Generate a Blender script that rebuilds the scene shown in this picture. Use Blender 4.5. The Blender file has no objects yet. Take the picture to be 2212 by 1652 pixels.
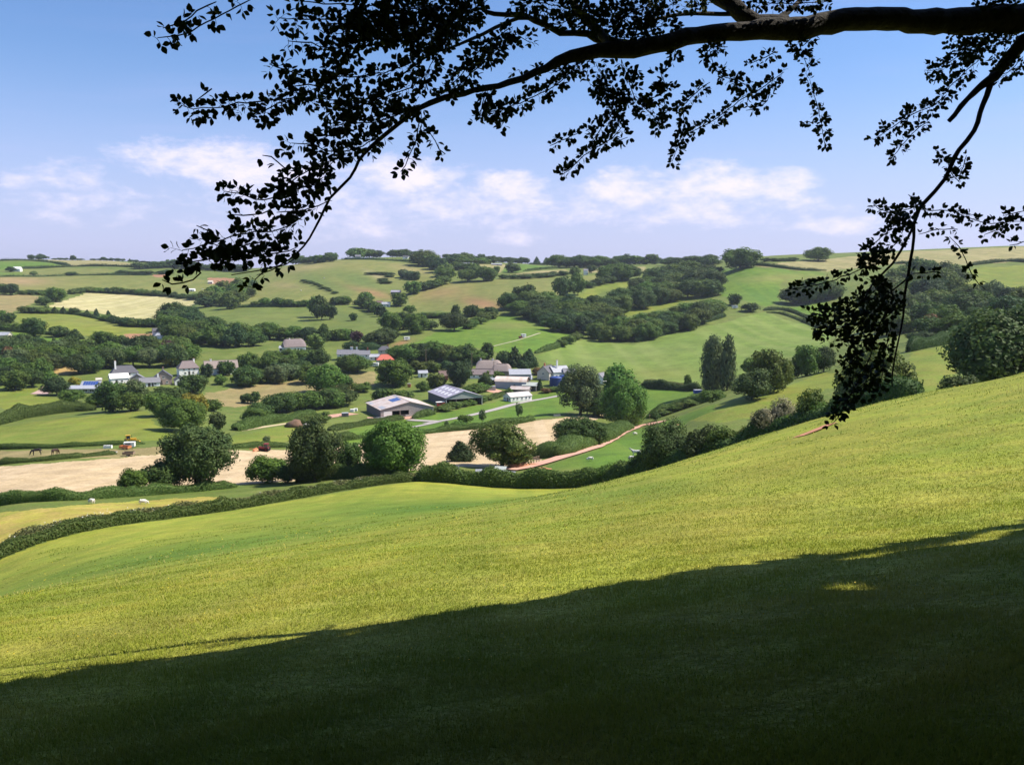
import bpy, bmesh, math, random
import numpy as np
from mathutils import Vector, Matrix, Euler
random.seed(7); rng = np.random.default_rng(11)
SC = bpy.context.scene; COL = SC.collection
R = math.radians
# ---------------------------------------------------------------- camera
FPX, CU, CV, TANP, EYE = 1877.0, 1106.0, 826.0, 0.1204, 1.6   # pixel frame 2212 x 1652
PIT = math.atan(TANP); CP, SP = math.cos(PIT), math.sin(PIT)
cam_d = bpy.data.cameras.new('camera'); cam = bpy.data.objects.new('camera', cam_d); COL.objects.link(cam)
cam.location = (0, 0, EYE); cam.rotation_euler = (R(90)-PIT, 0, 0)
cam_d.sensor_width = 36; cam_d.lens = 36*FPX/2212; cam_d.clip_start = 0.1; cam_d.clip_end = 30000
SC.camera = cam
# ---------------------------------------------------------------- sun and sky
SUN_AZ, SUN_EL = R(84), R(53)            # azimuth clockwise from +Y (view direction)
SUNV = Vector((math.cos(SUN_EL)*math.sin(SUN_AZ), math.cos(SUN_EL)*math.cos(SUN_AZ), math.sin(SUN_EL)))
sun_d = bpy.data.lights.new('sun', 'SUN'); sun_d.energy = 5.0; sun_d.angle = R(0.5); sun_d.color = (1.0, 0.93, 0.80)
sun = bpy.data.objects.new('sun', sun_d); COL.objects.link(sun); sun.location = (60, 20, 80)
sun.rotation_euler = (-SUNV).to_track_quat('-Z', 'Y').to_euler()
SC.view_settings.view_transform = 'Standard'; SC.view_settings.look = 'None'
SC.view_settings.exposure = 0.64; SC.view_settings.gamma = 1.0

class NT:
    """small helper for building node trees"""
    def __init__(s, tree): s.t = tree; tree.nodes.clear()
    def n(s, typ, **kw):
        nd = s.t.nodes.new(typ)
        for k, v in kw.items():
            if k.startswith('i_'):
                key = k[2:]; key = int(key) if key.isdigit() else key.replace('_', ' ')
                s.put(nd.inputs[key], v)
            else: setattr(nd, k, v)
        return nd
    def put(s, sock, v):
        if isinstance(v, bpy.types.NodeSocket): s.t.links.new(v, sock)
        else: sock.default_value = v
    def m(s, op, a, b=0.0, c=0.0, clamp=False):
        nd = s.t.nodes.new('ShaderNodeMath'); nd.operation = op; nd.use_clamp = clamp
        s.put(nd.inputs[0], a); s.put(nd.inputs[1], b); s.put(nd.inputs[2], c); return nd.outputs[0]
    def mix(s, f, a, b, blend='MIX'):
        nd = s.t.nodes.new('ShaderNodeMix'); nd.data_type = 'RGBA'; nd.blend_type = blend
        s.put(nd.inputs[0], f); s.put(nd.inputs[6], a if not isinstance(a, tuple) else (*a[:3], 1))
        s.put(nd.inputs[7], b if not isinstance(b, tuple) else (*b[:3], 1)); return nd.outputs[2]
    def ramp(s, x, lo, hi):
        nd = s.t.nodes.new('ShaderNodeMapRange'); nd.interpolation_type = 'SMOOTHSTEP'
        s.put(nd.inputs[0], x); nd.inputs[1].default_value = lo; nd.inputs[2].default_value = hi; return nd.outputs[0]
    def noise(s, vec, scale, detail=3.0, rough=0.55, dist=0.0):
        nd = s.t.nodes.new('ShaderNodeTexNoise'); s.put(nd.inputs['Vector'], vec)
        nd.inputs['Scale'].default_value = scale; nd.inputs['Detail'].default_value = detail
        nd.inputs['Roughness'].default_value = rough; nd.inputs['Distortion'].default_value = dist
        return nd.outputs['Fac']

def pix_dir(u, v):
    dx, dz = (u-CU)/FPX, (CV-v)/FPX
    d = np.array([dx, CP+dz*SP, -SP+dz*CP]); return d/np.linalg.norm(d)

world = bpy.data.worlds.new('World'); SC.world = world; world.use_nodes = True
def build_world():
    w = NT(world.node_tree)
    sky = w.n('ShaderNodeTexSky', sky_type='NISHITA', sun_disc=False, sun_elevation=SUN_EL, sun_rotation=SUN_AZ,
              altitude=100, air_density=1.15, dust_density=0.6, ozone_density=2.2)
    co = w.n('ShaderNodeTexCoord'); sep = w.n('ShaderNodeSeparateXYZ'); w.put(sep.inputs[0], co.outputs['Generated'])
    az = w.m('ARCTAN2', sep.outputs[0], sep.outputs[1]); el = w.m('ARCSINE', sep.outputs[2])
    cmb = w.n('ShaderNodeCombineXYZ'); w.put(cmb.inputs[0], az); w.put(cmb.inputs[1], w.m('MULTIPLY', el, 2.2))
    n1 = w.noise(cmb.outputs[0], 15.0, 8.0, 0.62, 0.2); n2 = w.noise(cmb.outputs[0], 55.0, 6.0, 0.65)
    nz = w.m('ADD', w.m('MULTIPLY', w.m('SUBTRACT', n1, 0.5), 4.2), w.m('MULTIPLY', w.m('SUBTRACT', n2, 0.5), 1.6))
    best = None
    # cumulus banks along the horizon: direction and angular size
    for (u, v, ru, rv, s) in [(470, 352, 170, 46, 1.0), (640, 372, 120, 34, .8), (870, 378, 120, 42, 1.0), (1100, 405, 95, 36, .95),
                              (1110, 450, 190, 40, .45), (1390, 405, 120, 46, 1.0), (1500, 400, 130, 44, 1.0), (1640, 400, 120, 36, .95),
                              (1520, 450, 230, 36, .5), (1800, 487, 80, 18, .7), (110, 385, 90, 28, .35), (800, 440, 330, 50, .3), (180, 440, 110, 28, .3), (1110, 515, 60, 14, .4),
                              (-500, 380, 260, 60, 1), (2900, 400, 300, 60, 1), (-1500, 300, 300, 80, 1), (4300, 300, 400, 80, 1)]:
        d = pix_dir(u, v); a0 = math.atan2(d[0], d[1]); e0 = math.asin(d[2]); ra, re = ru/FPX, rv/FPX
        q = w.m('ADD', w.m('POWER', w.m('ABSOLUTE', w.m('DIVIDE', w.m('SUBTRACT', az, a0), ra)), 2.0),
                w.m('POWER', w.m('ABSOLUTE', w.m('DIVIDE', w.m('SUBTRACT', el, e0), re)), 2.0))
        b = w.m('MULTIPLY', w.m('SUBTRACT', 1.0, q), s)
        b = w.m('MAXIMUM', b, -1.5)
        best = b if best is None else w.m('MAXIMUM', best, b)
    mask = w.ramp(w.m('ADD', best, nz), -0.45, 1.5)
    # thin veil and contrail-like wisps
    vv = w.n('ShaderNodeCombineXYZ'); w.put(vv.inputs[0], az); w.put(vv.inputs[1], w.m('MULTIPLY', el, 9.0))
    wis = w.ramp(w.noise(vv.outputs[0], 2.3, 6.0, 0.6, 0.6), 0.5, 0.85)
    low = w.m('SUBTRACT', 1.0, w.ramp(el, 0.0, 0.25))
    veil = w.m('ADD', w.m('MULTIPLY', wis, 0.16), w.m('MULTIPLY', low, 0.66))
    skyc = w.mix(1.0, sky.outputs[0], SKY_TINT, 'MULTIPLY')
    c1 = w.mix(veil, skyc, VEIL)
    c2 = w.mix(w.m('MULTIPLY', mask, 0.86), c1, CLOUD)
    bg = w.n('ShaderNodeBackground'); w.put(bg.inputs[0], c2); bg.inputs[1].default_value = SKY_STR
    out = w.n('ShaderNodeOutputWorld'); w.put(out.inputs[0], bg.outputs[0])
SKY_STR = 0.072
SKY_TINT = (0.84, 1.05, 1.42)
VEIL = (6.3, 6.0, 9.7); CLOUD = (10.2, 9.2, 10.8)
build_world()

# ---------------------------------------------------------------- terrain
def ray(u, v):
    dx, dz = (u-CU)/FPX, (CV-v)/FPX
    y = CP+dz*SP; return dx/y, (-SP+dz*CP)/y
def proj(x, y, z):
    z = z-EYE; f = y*CP-z*SP; up = y*SP+z*CP
    return CU+FPX*x/f, CV-FPX*up/f
# surveyed points: picture position and distance ahead (metres)
CTRL = [(0,1210,80),(450,1112,100),(900,1042,125),(1100,1057,122),(1300,1052,118),(1420,1035,108),(1500,1010,102),(1650,960,94),(1800,915,86),(2050,845,76),(2212,820,70),
 (0,1130,108),(300,1090,122),(0,1085,130),(500,1052,148),(800,1030,150),(0,1010,185),(640,970,235),(980,1003,170),(1200,905,300),(1307,898,322),
 (0,930,285),(350,892,310),(0,850,390),(200,840,420),(400,820,440),(600,800,480),(850,905,340),(1000,868,385),(1115,868,395),(1200,825,450),(700,940,275),(1000,920,300),(500,900,330),
 (600,850,410),(800,820,450),(900,800,480),
 (1345,918,310),(1105,1014,165),(1425,912,290),(1300,985,160),(1408,960,195),(1250,960,205),(1530,850,345),(1450,880,320),(1390,835,400),(1200,780,500),(1500,740,560),(1700,680,690),(1270,735,620),(1780,700,640),
 (1640,840,235),(1780,812,255),(1520,890,210),(2000,790,215),(2150,720,330),(1960,750,290),
 (200,790,480),(450,780,500),(650,760,530),(850,760,540),(1000,770,520),
 (300,735,600),(0,740,560),(200,700,700),(0,660,800),(270,665,900),(100,620,1050),(450,650,950),(200,612,1150),(450,610,1200),(100,585,1380),(50,560,1620),(250,568,1500),(400,585,1350),(550,580,1500),
 (560,640,960),(640,655,870),(700,567,1260),(800,630,960),(850,575,1200),(620,700,710),(600,728,640),(820,700,690),(800,722,630),(500,690,730),(900,670,830),(1000,610,1000),(950,600,1050),(1100,580,1250),(1000,562,1420),(870,555,1420),
 (1000,725,600),(1150,740,565),(1080,685,720),(1090,660,760),(880,735,580),(1200,640,830),(1350,600,1000),(1300,570,1400),(1450,570,1300),(1550,600,950),(1450,650,800),(1560,660,740),
 (1650,600,860),(1600,577,950),(1800,563,1020),(2212,532,1060),(2000,545,1040),(1700,650,780),(2150,590,800),(2000,650,620),(2000,700,470),(1850,600,850),(2200,650,560)]
ZCTRL = [(2212,130,-19),(2050,130,-21),(1800,130,-25.5),(2600,60,0),(2600,120,-10),(2600,300,-16),(2600,800,10),(-400,80,-32),(-400,300,-55),(-400,900,-22),(-400,1600,30),(-1200,100,-40),(-1200,600,-45),(3400,80,12),(3400,600,20),
 (0,2200,20),(700,2000,10),(1300,2000,15),(2212,1700,15),(0,5000,-20),(700,5000,-20),(1300,5000,-20),(2212,5000,-20),(-1200,3000,0),(3400,3000,0)]
AS = 2.6
def w_near(a): return -0.20+0.12*np.clip(a, -1.5, 1.5)
_P, _W = [], []
for (u, v, Y) in CTRL:
    a, t = ray(u, v); _P.append((a*AS, math.log(Y))); _W.append(t+EYE/Y)
for (u, Y, z) in ZCTRL:
    a, t = ray(u, 700); _P.append((a*AS, math.log(Y))); _W.append(z/Y)
for a in (-1.3, -.9, -.55, -.3, 0, .3, .55, .9, 1.3):
    for Y in (3, 8, 16): _P.append((a*AS, math.log(Y))); _W.append(float(w_near(a)) - .0015*(Y-3))
_P = np.array(_P); _W = np.array(_W); _n = len(_P)
def _phi(d2): return np.where(d2 > 1e-12, 0.5*d2*np.log(np.maximum(d2, 1e-12)), 0.0)
_A = _phi(((_P[:, None]-_P[None])**2).sum(-1)) + np.eye(_n)*0.004
_Q = np.c_[np.ones(_n), _P]
_c = np.linalg.solve(np.block([[_A, _Q], [_Q.T, np.zeros((3, 3))]]), np.r_[_W, 0, 0, 0])
def wfun(a, l):
    a = np.clip(np.asarray(a, float), -1.4, 1.4); l = np.asarray(l, float)
    ll = np.clip(l, math.log(3), math.log(6000)); sh = a.shape; X = np.c_[a.ravel()*AS, ll.ravel()]; o = np.empty(len(X))
    for i in range(0, len(X), 40000):
        x = X[i:i+40000]; d2 = (x[:, :1]-_P[:, 0])**2+(x[:, 1:]-_P[:, 1])**2
        o[i:i+40000] = _phi(d2)@_c[:_n]+_c[_n]+x@_c[_n+1:]
    s = np.clip((l-math.log(6))/math.log(16/6), 0, 1); s = s*s*(3-2*s)
    return w_near(a)*(1-s)+o.reshape(sh)*s
_L = np.linspace(math.log(3), math.log(2600), 1500)
def hitY(u, v):
    a, t = ray(u, v); tt = wfun(np.full(_L.shape, a), _L)-EYE/np.exp(_L)
    k = np.nonzero(tt >= t)[0]
    if len(k) == 0:
        far = _L > math.log(50); i = np.argmax(np.where(far, tt, -9)); return a, math.exp(_L[i])
    i = k[0]
    if i == 0: return a, math.exp(_L[0])
    f = (t-tt[i-1])/(tt[i]-tt[i-1]); return a, math.exp(_L[i-1]+f*(_L[i]-_L[i-1]))
def gz(x, y):
    """ground height at a point"""
    if y < 2.0: return -0.20*y+0.12*max(-2.8, min(2.8, x))
    return float(y*wfun(np.array([x/y]), np.array([math.log(y)]))[0])
def ground(u, v, Y=None):
    if Y is None: a, Y = hitY(u, v)
    else: a = ray(u, v)[0]
    return Vector((a*Y, Y, gz(a*Y, Y)))
# picture crops used while tracing: origin and scale
CR = {0: (0, 0, 1), 1: (0, 512, .25077), 2: (512, 512, .25077), 3: (981.4, 512, .25077), 4: (1493.4, 512, .32485), 5: (0, 768, .25077), 6: (512, 768, .25077), 7: (981.4, 768, .25077),
      'A': (256, 0, .3874), 'B': (938.7, 0, .3858), 'C': (1621.4, 0, .5684)}
def cc(k, p): o = CR[k]; return (o[0]+p[0]*o[2], o[1]+p[1]*o[2])
def cl(k, pts): return [cc(k, p) for p in pts]

def link(o, parent=None):
    COL.objects.link(o)
    if parent is not None: o.parent = parent
    return o
def tag(o, label=None, cat=None, group=None, kind=None):
    if label: o['label'] = label
    if cat: o['category'] = cat
    if group: o['group'] = group
    if kind: o['kind'] = kind
    return o
def np_mesh(name, parts, mats, attr=None):
    """parts: list of (V, F, material index, smooth)"""
    me = bpy.data.meshes.new(name); vs, idx, sizes, mi, sm = [], [], [], [], []; off = 0
    for (V, F, m, s) in parts:
        V = np.asarray(V, np.float32).reshape(-1, 3); F = np.asarray(F, np.int64)
        if len(F) == 0: continue
        vs.append(V); idx.append((F+off).ravel()); sizes.append(np.full(len(F), F.shape[1])); mi.append(np.full(len(F), m)); sm.append(np.full(len(F), s)); off += len(V)
    V = np.concatenate(vs); I = np.concatenate(idx).astype(np.int32); S = np.concatenate(sizes).astype(np.int32)
    me.vertices.add(len(V)); me.vertices.foreach_set('co', V.ravel()); me.loops.add(len(I)); me.loops.foreach_set('vertex_index', I)
    me.polygons.add(len(S)); me.polygons.foreach_set('loop_start', np.r_[0, np.cumsum(S)[:-1]].astype(np.int32))
    me.polygons.foreach_set('material_index', np.concatenate(mi).astype(np.int32)); me.polygons.foreach_set('use_smooth', np.concatenate(sm).astype(bool))
    for m in mats: me.materials.append(m)
    if attr is not None:
        at = me.attributes.new('tint', 'FLOAT_COLOR', 'POINT'); at.data.foreach_set('color', np.asarray(attr, np.float32).ravel())
    me.update(calc_edges=True); me.validate(); return me

MATS = {}
def srgb(r, g, b): return tuple((c/255/12.92 if c/255 <= .04045 else ((c/255+.055)/1.055)**2.4) for c in (r, g, b))
def field_mat(name, c1, c2, c3, big=45.0, mid=5.0, fine=0.6, stripe=None, bump=0.3, near=False):
    m = bpy.data.materials.new(name); m.use_nodes = True; t = NT(m.node_tree)
    co = t.n('ShaderNodeTexCoord').outputs['Object']
    a = t.ramp(t.noise(co, 1/big, 4, .55, .4), .32, .68); b = t.ramp(t.noise(co, 1/mid, 5, .65, .2), .3, .72)
    f = t.ramp(t.noise(co, 1/fine, 4, .7), .25, .75)
    col = t.mix(a, c1, c2); col = t.mix(t.m('MULTIPLY', b, .8), col, c3)
    if stripe:
        ang, sp, amt, sc = stripe; mp = t.n('ShaderNodeMapping'); t.put(mp.inputs[0], co); mp.inputs['Rotation'].default_value = (0, 0, R(ang)); mp.inputs['Scale'].default_value = (1/sp, .02/sp, 0)
        s = t.ramp(t.noise(mp.outputs[0], 1.0, 2, .5), .42, .62); col = t.mix(t.m('MULTIPLY', s, amt), col, sc)
    att = t.n('ShaderNodeAttribute', attribute_name='tint'); col = t.mix(att.outputs['Alpha'], col, att.outputs['Color'])
    lum = t.m('ADD', .62, t.m('ADD', t.m('MULTIPLY', f, .45), t.m('MULTIPLY', t.ramp(t.noise(co, 1/(mid*2.5), 3, .6, .5), .3, .7), .25)))
    hsv = t.n('ShaderNodeHueSaturation'); t.put(hsv.inputs['Color'], col); t.put(hsv.inputs['Value'], lum)
    bs = t.n('ShaderNodeBsdfPrincipled'); t.put(bs.inputs['Base Color'], hsv.outputs[0]); bs.inputs['Roughness'].default_value = .85
    bs.inputs['Specular IOR Level'].default_value = .12
    hgt = t.m('ADD', t.m('MULTIPLY', b, .5), f); bp = t.n('ShaderNodeBump'); bp.inputs['Strength'].default_value = bump; bp.inputs['Distance'].default_value = .25 if not near else .08
    t.put(bp.inputs['Height'], hgt); t.put(bs.inputs['Normal'], bp.outputs[0])
    out = t.n('ShaderNodeOutputMaterial'); t.put(out.inputs[0], bs.outputs[0]); MATS[name] = m; return m
# ---------------------------------------------------------------- fields (one sheet of ground, divided along the hedges)
G_A, G_B, G_C = (.155,.185,.040), (.105,.160,.034), (.20,.205,.055)
field_mat('pasture', (0.095,0.144,0.027), (0.126,0.167,0.034), (0.158,0.167,0.048), stripe=(60, 12, .3, (0.077,0.121,0.024)))
field_mat('fresh_grass', (0.095,0.181,0.021), (0.122,0.191,0.024), (0.077,0.14,0.021), stripe=(20, 9, .3, (0.153,0.205,0.032)))
field_mat('meadow_grass', (0.18,0.219,0.027), (0.135,0.191,0.026), (0.207,0.195,0.044), stripe=(100, 14, .4, (0.104,0.158,0.024)))
field_mat('pale_meadow', (0.135,0.205,0.034), (0.162,0.219,0.044), (0.108,0.163,0.032), stripe=(70, 16, .5, (0.203,0.242,0.068)))
field_mat('olive_field', (0.167,0.186,0.044), (0.135,0.167,0.038), (0.211,0.191,0.064), stripe=(80, 18, .4, (0.117,0.153,0.036)))
field_mat('tan_field', (.31,.26,.12), (.26,.235,.10), (.20,.20,.07), stripe=(85, 15, .35, (.36,.30,.15)))
field_mat('pale_hay', (.40,.365,.17), (.43,.365,.19), (.32,.30,.12), stripe=(75, 10, .5, (.50,.45,.24)))
field_mat('brown_grass', (.25,.19,.085), (.20,.18,.07), (.30,.235,.11), stripe=(95, 8, .3, (.17,.17,.06)))
field_mat('cut_straw', (.47,.355,.205), (.51,.39,.24), (.40,.295,.165), big=30, mid=3, fine=.5, stripe=(8, 4, .45, (.56,.43,.28)))
field_mat('red_soil', (.36,.17,.10), (.32,.16,.10), (.30,.20,.10), big=12, mid=3)
field_mat('orange_grass', (.36,.25,.09), (.30,.23,.08), (.40,.26,.12), big=10, mid=3)
field_mat('gold_meadow', (.36,.32,.055), (.26,.27,.045), (.40,.28,.09), big=14, mid=2.5, fine=.5)
field_mat('near_grass', (.262,.290,.033), (.205,.260,.030), (.34,.315,.055), big=13, mid=2.2, fine=.22, stripe=(102, 2.2, .3, (.15,.20,.028)), bump=.7, near=True)
field_mat('near_turf', (.10,.13,.028), (.13,.15,.03), (.075,.10,.022), big=2.5, mid=.5, fine=.05, bump=.7, near=True)

# name, material, outline traced in the photograph
EDGE = [(-300,1290),(0,1207),(250,1160),(450,1110),(700,1068),(900,1041),(1100,1056),(1300,1052),(1420,1035),(1500,1010),(1650,960),(1800,915),(2050,845),(2212,820),(2420,790)]
FIELDS = [
 ('hill_field','tan_field',1,[(-60,185),(330,178),(650,190),(900,195),(1210,240),(1150,262),(820,248),(590,244),(400,207),(-60,200)]),
 ('hill_pasture','fresh_grass',1,[(-60,213),(330,213),(540,242),(400,262),(130,275),(-60,285)]),
 ('hill_field','olive_field',1,[(190,280),(560,264),(900,272),(1010,285),(900,322),(560,328),(330,330),(190,315)]),
 ('hill_pasture','fresh_grass',1,[(-60,305),(180,310),(210,335),(-60,345)]),
 ('hill_field','olive_field',1,[(-60,345),(560,335),(1300,330),(1900,380),(1880,470),(1400,490),(1050,465),(760,455),(600,480),(400,475),(180,480),(-60,420)]),
 ('ploughed_patch','red_soil',1,[(1790,345),(2045,362),(2030,402),(1800,402)]),
 ('ploughed_patch','red_soil',1,[(1310,325),(1440,325),(1440,352),(1330,350)]),
 ('hill_field','brown_grass',1,[(-60,490),(330,505),(345,540),(200,610),(60,665),(-60,685)]),
 ('hay_field','pale_hay',1,[(410,600),(560,545),(740,485),(900,485),(1400,520),(1700,540),(1660,590),(1480,630),(1450,690),(1210,730),(960,680),(840,650),(640,620)]),
 ('dome_field','meadow_grass',1,[(110,690),(200,650),(420,650),(650,660),(800,690),(950,745),(1100,772),(1385,775),(1370,800),(1300,830),(1060,850),(800,860),(570,820),(400,790),(200,770)]),
 ('ploughed_patch','red_soil',1,[(1070,835),(1340,825),(1330,870),(1180,885),(1080,880)]),
 ('valley_pasture','fresh_grass',1,[(-60,812),(200,825),(520,868),(760,888),(930,920),(880,965),(700,930),(400,915),(-60,885)]),
 ('rough_patch','orange_grass',1,[(345,1120),(450,1105),(670,1130),(680,1165),(560,1195),(360,1170)]),
 ('valley_pasture','meadow_grass',5,[(-60,300),(330,280),(372,330),(640,425),(400,455),(150,490),(-60,440)]),
 ('valley_meadow','meadow_grass',5,[(-60,625),(450,545),(1270,485),(1335,590),(1520,690),(1450,730),(1100,745),(600,765),(-60,795)]),
 ('horse_paddock','brown_grass',5,[(-60,815),(500,803),(1150,810),(1450,780),(1440,850),(1000,880),(600,880),(-60,940)]),
 ('straw_field','cut_straw',0,[(-40,1009),(0,1008),(350,982),(490,975),(640,970),(760,963),(900,942),(1000,925),(1200,905),(1310,896),(1312,904),(1230,918),(1220,945),(1178,960),(1178,985),(1150,1012),(980,1006),(760,1032),(540,1044),(270,1064),(-40,1081)]),
 ('verge_meadow','gold_meadow',0,[(-40,1110),(180,1088),(330,1078),(430,1072),(485,1072),(480,1082),(400,1098),(280,1115),(220,1128),(100,1152),(-40,1185)]),
 ('big_hill','olive_field',2,[(130,490),(290,330),(450,240),(850,200),(930,190),(1500,228),(1710,260),(1765,340),(1700,400),(1450,450),(1340,530),(1290,580),(900,575),(650,560),(400,575),(-40,595)]),
 ('hill_pasture','pasture',2,[(-40,620),(250,590),(640,595),(830,580),(1000,585),(1250,700),(1240,790),(1000,820),(840,845),(650,810),(300,790),(-40,750)]),
 ('dome_field','olive_field',0,[(880,648),(920,622),(985,607),(1100,603),(1200,600),(1290,594),(1305,604),(1230,622),(1198,645),(1100,655),(1080,668),(1000,673),(898,672)]),
 ('hill_field','tan_field',3,[(130,232),(460,236),(400,312),(190,292)]),
 ('hill_pasture','fresh_grass',3,[(460,236),(640,238),(880,266),(600,292),(400,312)]),
 ('hill_field','tan_field',3,[(380,345),(600,302),(950,278),(1010,312),(800,333),(600,348)]),
 ('hill_field','tan_field',3,[(1120,250),(1650,258),(1650,302),(1120,305)]),
 ('glade','meadow_grass',3,[(1030,500),(1200,430),(1580,366),(1570,402),(1300,475),(1100,530)]),
 ('glade','meadow_grass',3,[(1400,655),(1620,588),(2085,503),(2100,522),(1850,605),(1500,680)]),
 ('valley_pasture','fresh_grass',0,[(850,752),(905,735),(960,712),(1020,700),(1080,683),(1120,684),(1172,706),(1190,720),(1245,716),(1253,724),(1195,750),(1150,762),(1085,765),(1050,755),(980,748),(870,762)]),
 ('great_field','pale_meadow',0,[(1155,772),(1195,752),(1265,733),(1300,738),(1370,745),(1450,720),(1540,703),(1650,674),(1690,690),(1760,705),(1800,720),(1790,745),(1750,765),(1640,780),(1600,810),(1510,836),(1390,832),(1360,800),(1230,800)]),
 ('lawn_field','fresh_grass',7,[(1560,285),(1640,270),(2140,300),(2115,350),(1800,425),(1640,480),(1580,400)]),
 ('lane_verge','fresh_grass',0,[(730,950),(760,925),(860,908),(1000,882),(1240,838),(1260,880),(1205,898),(1100,915),(1000,922),(900,940),(730,964)]),
 ('paddock','meadow_grass',6,[(-40,690),(440,590),(620,610),(480,735),(-40,785)]),
 ('rough_field','brown_grass',0,[(432,870),(445,848),(555,832),(667,818),(737,808),(812,803),(810,836),(740,842),(600,856),(510,880)]),
 ('far_pasture','fresh_grass',4,[(165,215),(420,202),(880,240),(900,250),(600,295),(570,440),(500,460),(200,390),(165,300)]),
 ('ridge_field','tan_field',4,[(420,190),(920,142),(1140,126),(1500,92),(2300,62),(2300,150),(1850,185),(1340,180),(900,228),(700,218)]),
 ('far_pasture','meadow_grass',4,[(1720,285),(1880,205),(2300,180),(2300,380),(2000,330),(1850,315)]),
 ('far_pasture','fresh_grass',4,[(650,475),(890,412),(960,480),(880,545),(790,520)]),
 ('slope_field','meadow_grass',4,[(-20,1150),(500,1050),(880,900),(1380,950),(1470,772),(1810,700),(1790,800),(1720,1010),(1600,1030),(1000,1010),(900,1010),(640,1150),(440,1200),(200,1235),(-20,1220)]),
 ('sheep_field','fresh_grass',7,[(560,1000),(800,945),(1250,805),(1560,645),(1780,585),(2240,425),(2240,480),(2020,560),(1700,860),(1540,980),(1100,1045),(700,1030)]),
]
def build_ground():
    av = np.concatenate([np.linspace(-1.35, -.66, 24)[:-1], np.arange(-.66, .66, .0019), np.linspace(.66, 1.35, 24)])
    lv = np.concatenate([np.linspace(math.log(2), math.log(20), 90)[:-1], np.linspace(math.log(20), math.log(90), 120)[:-1],
                         np.linspace(math.log(90), math.log(1700), 620)[:-1], np.linspace(math.log(1700), math.log(7000), 40)])
    A, L = np.meshgrid(av, lv); W = wfun(A, L); Y = np.exp(L); X = A*Y; Z = Y*W
    # small folds of the land
    Z += np.where(Y > 60, .35*np.sin(X*.061+1.3*np.sin(Y*.03))*np.sin(Y*.043+X*.017)*np.clip((Y-60)/200, 0, 1), 0)
    Z += .03*np.sin(X*1.1+.5*Y)*np.sin(.8*Y-.3*X)*np.clip((Y-4)/6, 0, 1)*np.clip((200-Y)/100, 0, 1)
    V = np.stack([X, Y, Z], -1); nr, nc = A.shape
    # tint: soil showing through, lusher hollows (colour, strength)
    tint = np.zeros((nr, nc, 4)); tint[..., :3] = .2
    def blob(k, u, v, ru, rv, col, s, rot=0.0, dl=.35):
        u0, v0 = cc(k, (u, v)); ru *= CR[k][2]; rv *= CR[k][2]; a0, y0 = hitY(u0, v0)
        U, VV = proj(X, Y, Z+EYE*0); du, dv = U-u0, VV-v0; c, s_ = math.cos(rot), math.sin(rot); q = ((du*c+dv*s_)/ru)**2+((-du*s_+dv*c)/rv)**2
        wgt = s*np.exp(-q*1.2)*np.exp(-((L-math.log(y0))/dl)**2); al = tint[..., 3:]; wgt = wgt[..., None]
        new = al+wgt*(1-al); tint[..., :3] = np.where(new > 1e-4, (tint[..., :3]*al*(1-wgt)+np.array(col)*wgt)/np.maximum(new, 1e-4), tint[..., :3]); tint[..., 3:] = new
    RED, LUSH, GREEN, TAN = (.30,.16,.085), (.085,.170,.022), (.11,.155,.04), (.33,.25,.12)
    for b in [(2,1180,480,160,36,RED,.8,.25),(2,1000,440,140,20,(.22,.15,.07),.5,.3),(2,1750,480,260,60,(.27,.17,.08),.6,-.15),(2,2150,580,160,40,RED,.6,.1),(3,200,560,180,50,RED,.55,.2),
              (2,700,380,260,60,GREEN,.8,.35),(2,1050,370,330,60,GREEN,.85,.3),(2,620,260,300,35,TAN,.5,-.1),(2,1500,280,200,30,TAN,.5,.2),(2,420,420,160,30,(.27,.21,.1),.5,.1),(2,1200,330,120,28,(.34,.28,.16),.6,.4),
              (2,1410,915,90,22,RED,.8,-.3),(1,150,380,330,45,(.33,.22,.12),.75,.02),(2,900,680,300,40,(.085,.12,.035),.6,.2),(2,300,690,400,30,(.16,.18,.05),.5,0),
              (0,950,1095,600,46,LUSH,.9,.02),(0,420,1190,520,70,LUSH,.85,-.2),(0,1350,1065,260,26,LUSH,.6,-.05),(0,250,1250,300,26,(.12,.18,.035),.3,-.2),(0,1700,1000,260,50,(.29,.265,.045),.5,-.4),
              (0,500,1330,700,70,(.30,.275,.06),.55,-.15),(0,1500,1130,420,50,(.27,.24,.05),.4,-.2),(4,600,270,300,30,(.25,.21,.07),.5,-.05),(4,450,400,200,40,(.08,.14,.03),.5,0),
              (3,450,760,300,40,(.20,.19,.06),.6,0),(3,1500,1000,700,60,(.19,.22,.07),.35,-.1),(3,1750,1180,400,60,(.2,.2,.05),.5,0),(7,1000,1010,300,40,(.22,.19,.06),.5,0),(1,800,740,500,40,(.22,.21,.06),.4,.1)]:
        blob(*b)
    Yc = .25*(L[:-1, :-1]+L[1:, :-1]+L[:-1, 1:]+L[1:, 1:]); Ac = .25*(A[:-1, :-1]+A[1:, :-1]+A[:-1, 1:]+A[1:, 1:])
    fid = np.zeros(Yc.shape, int)
    for i, (nm, mt, k, pts) in enumerate(FIELDS):
        P = cl(k, pts); D = []
        for j in range(len(P)):
            p, q = P[j], P[(j+1) % len(P)]; n = max(1, int(math.hypot(p[0]-q[0], p[1]-q[1])/14))
            for s in range(n): D.append((p[0]+(q[0]-p[0])*s/n, p[1]+(q[1]-p[1])*s/n))
        G = np.array([(a, math.log(y)) for a, y in (hitY(*d) for d in D)])
        c0, c1 = np.searchsorted(av, G[:, 0].min()-.004), np.searchsorted(av, G[:, 0].max()+.004); r0, r1 = np.searchsorted(lv, G[:, 1].min()-.01), np.searchsorted(lv, G[:, 1].max()+.01)
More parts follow.
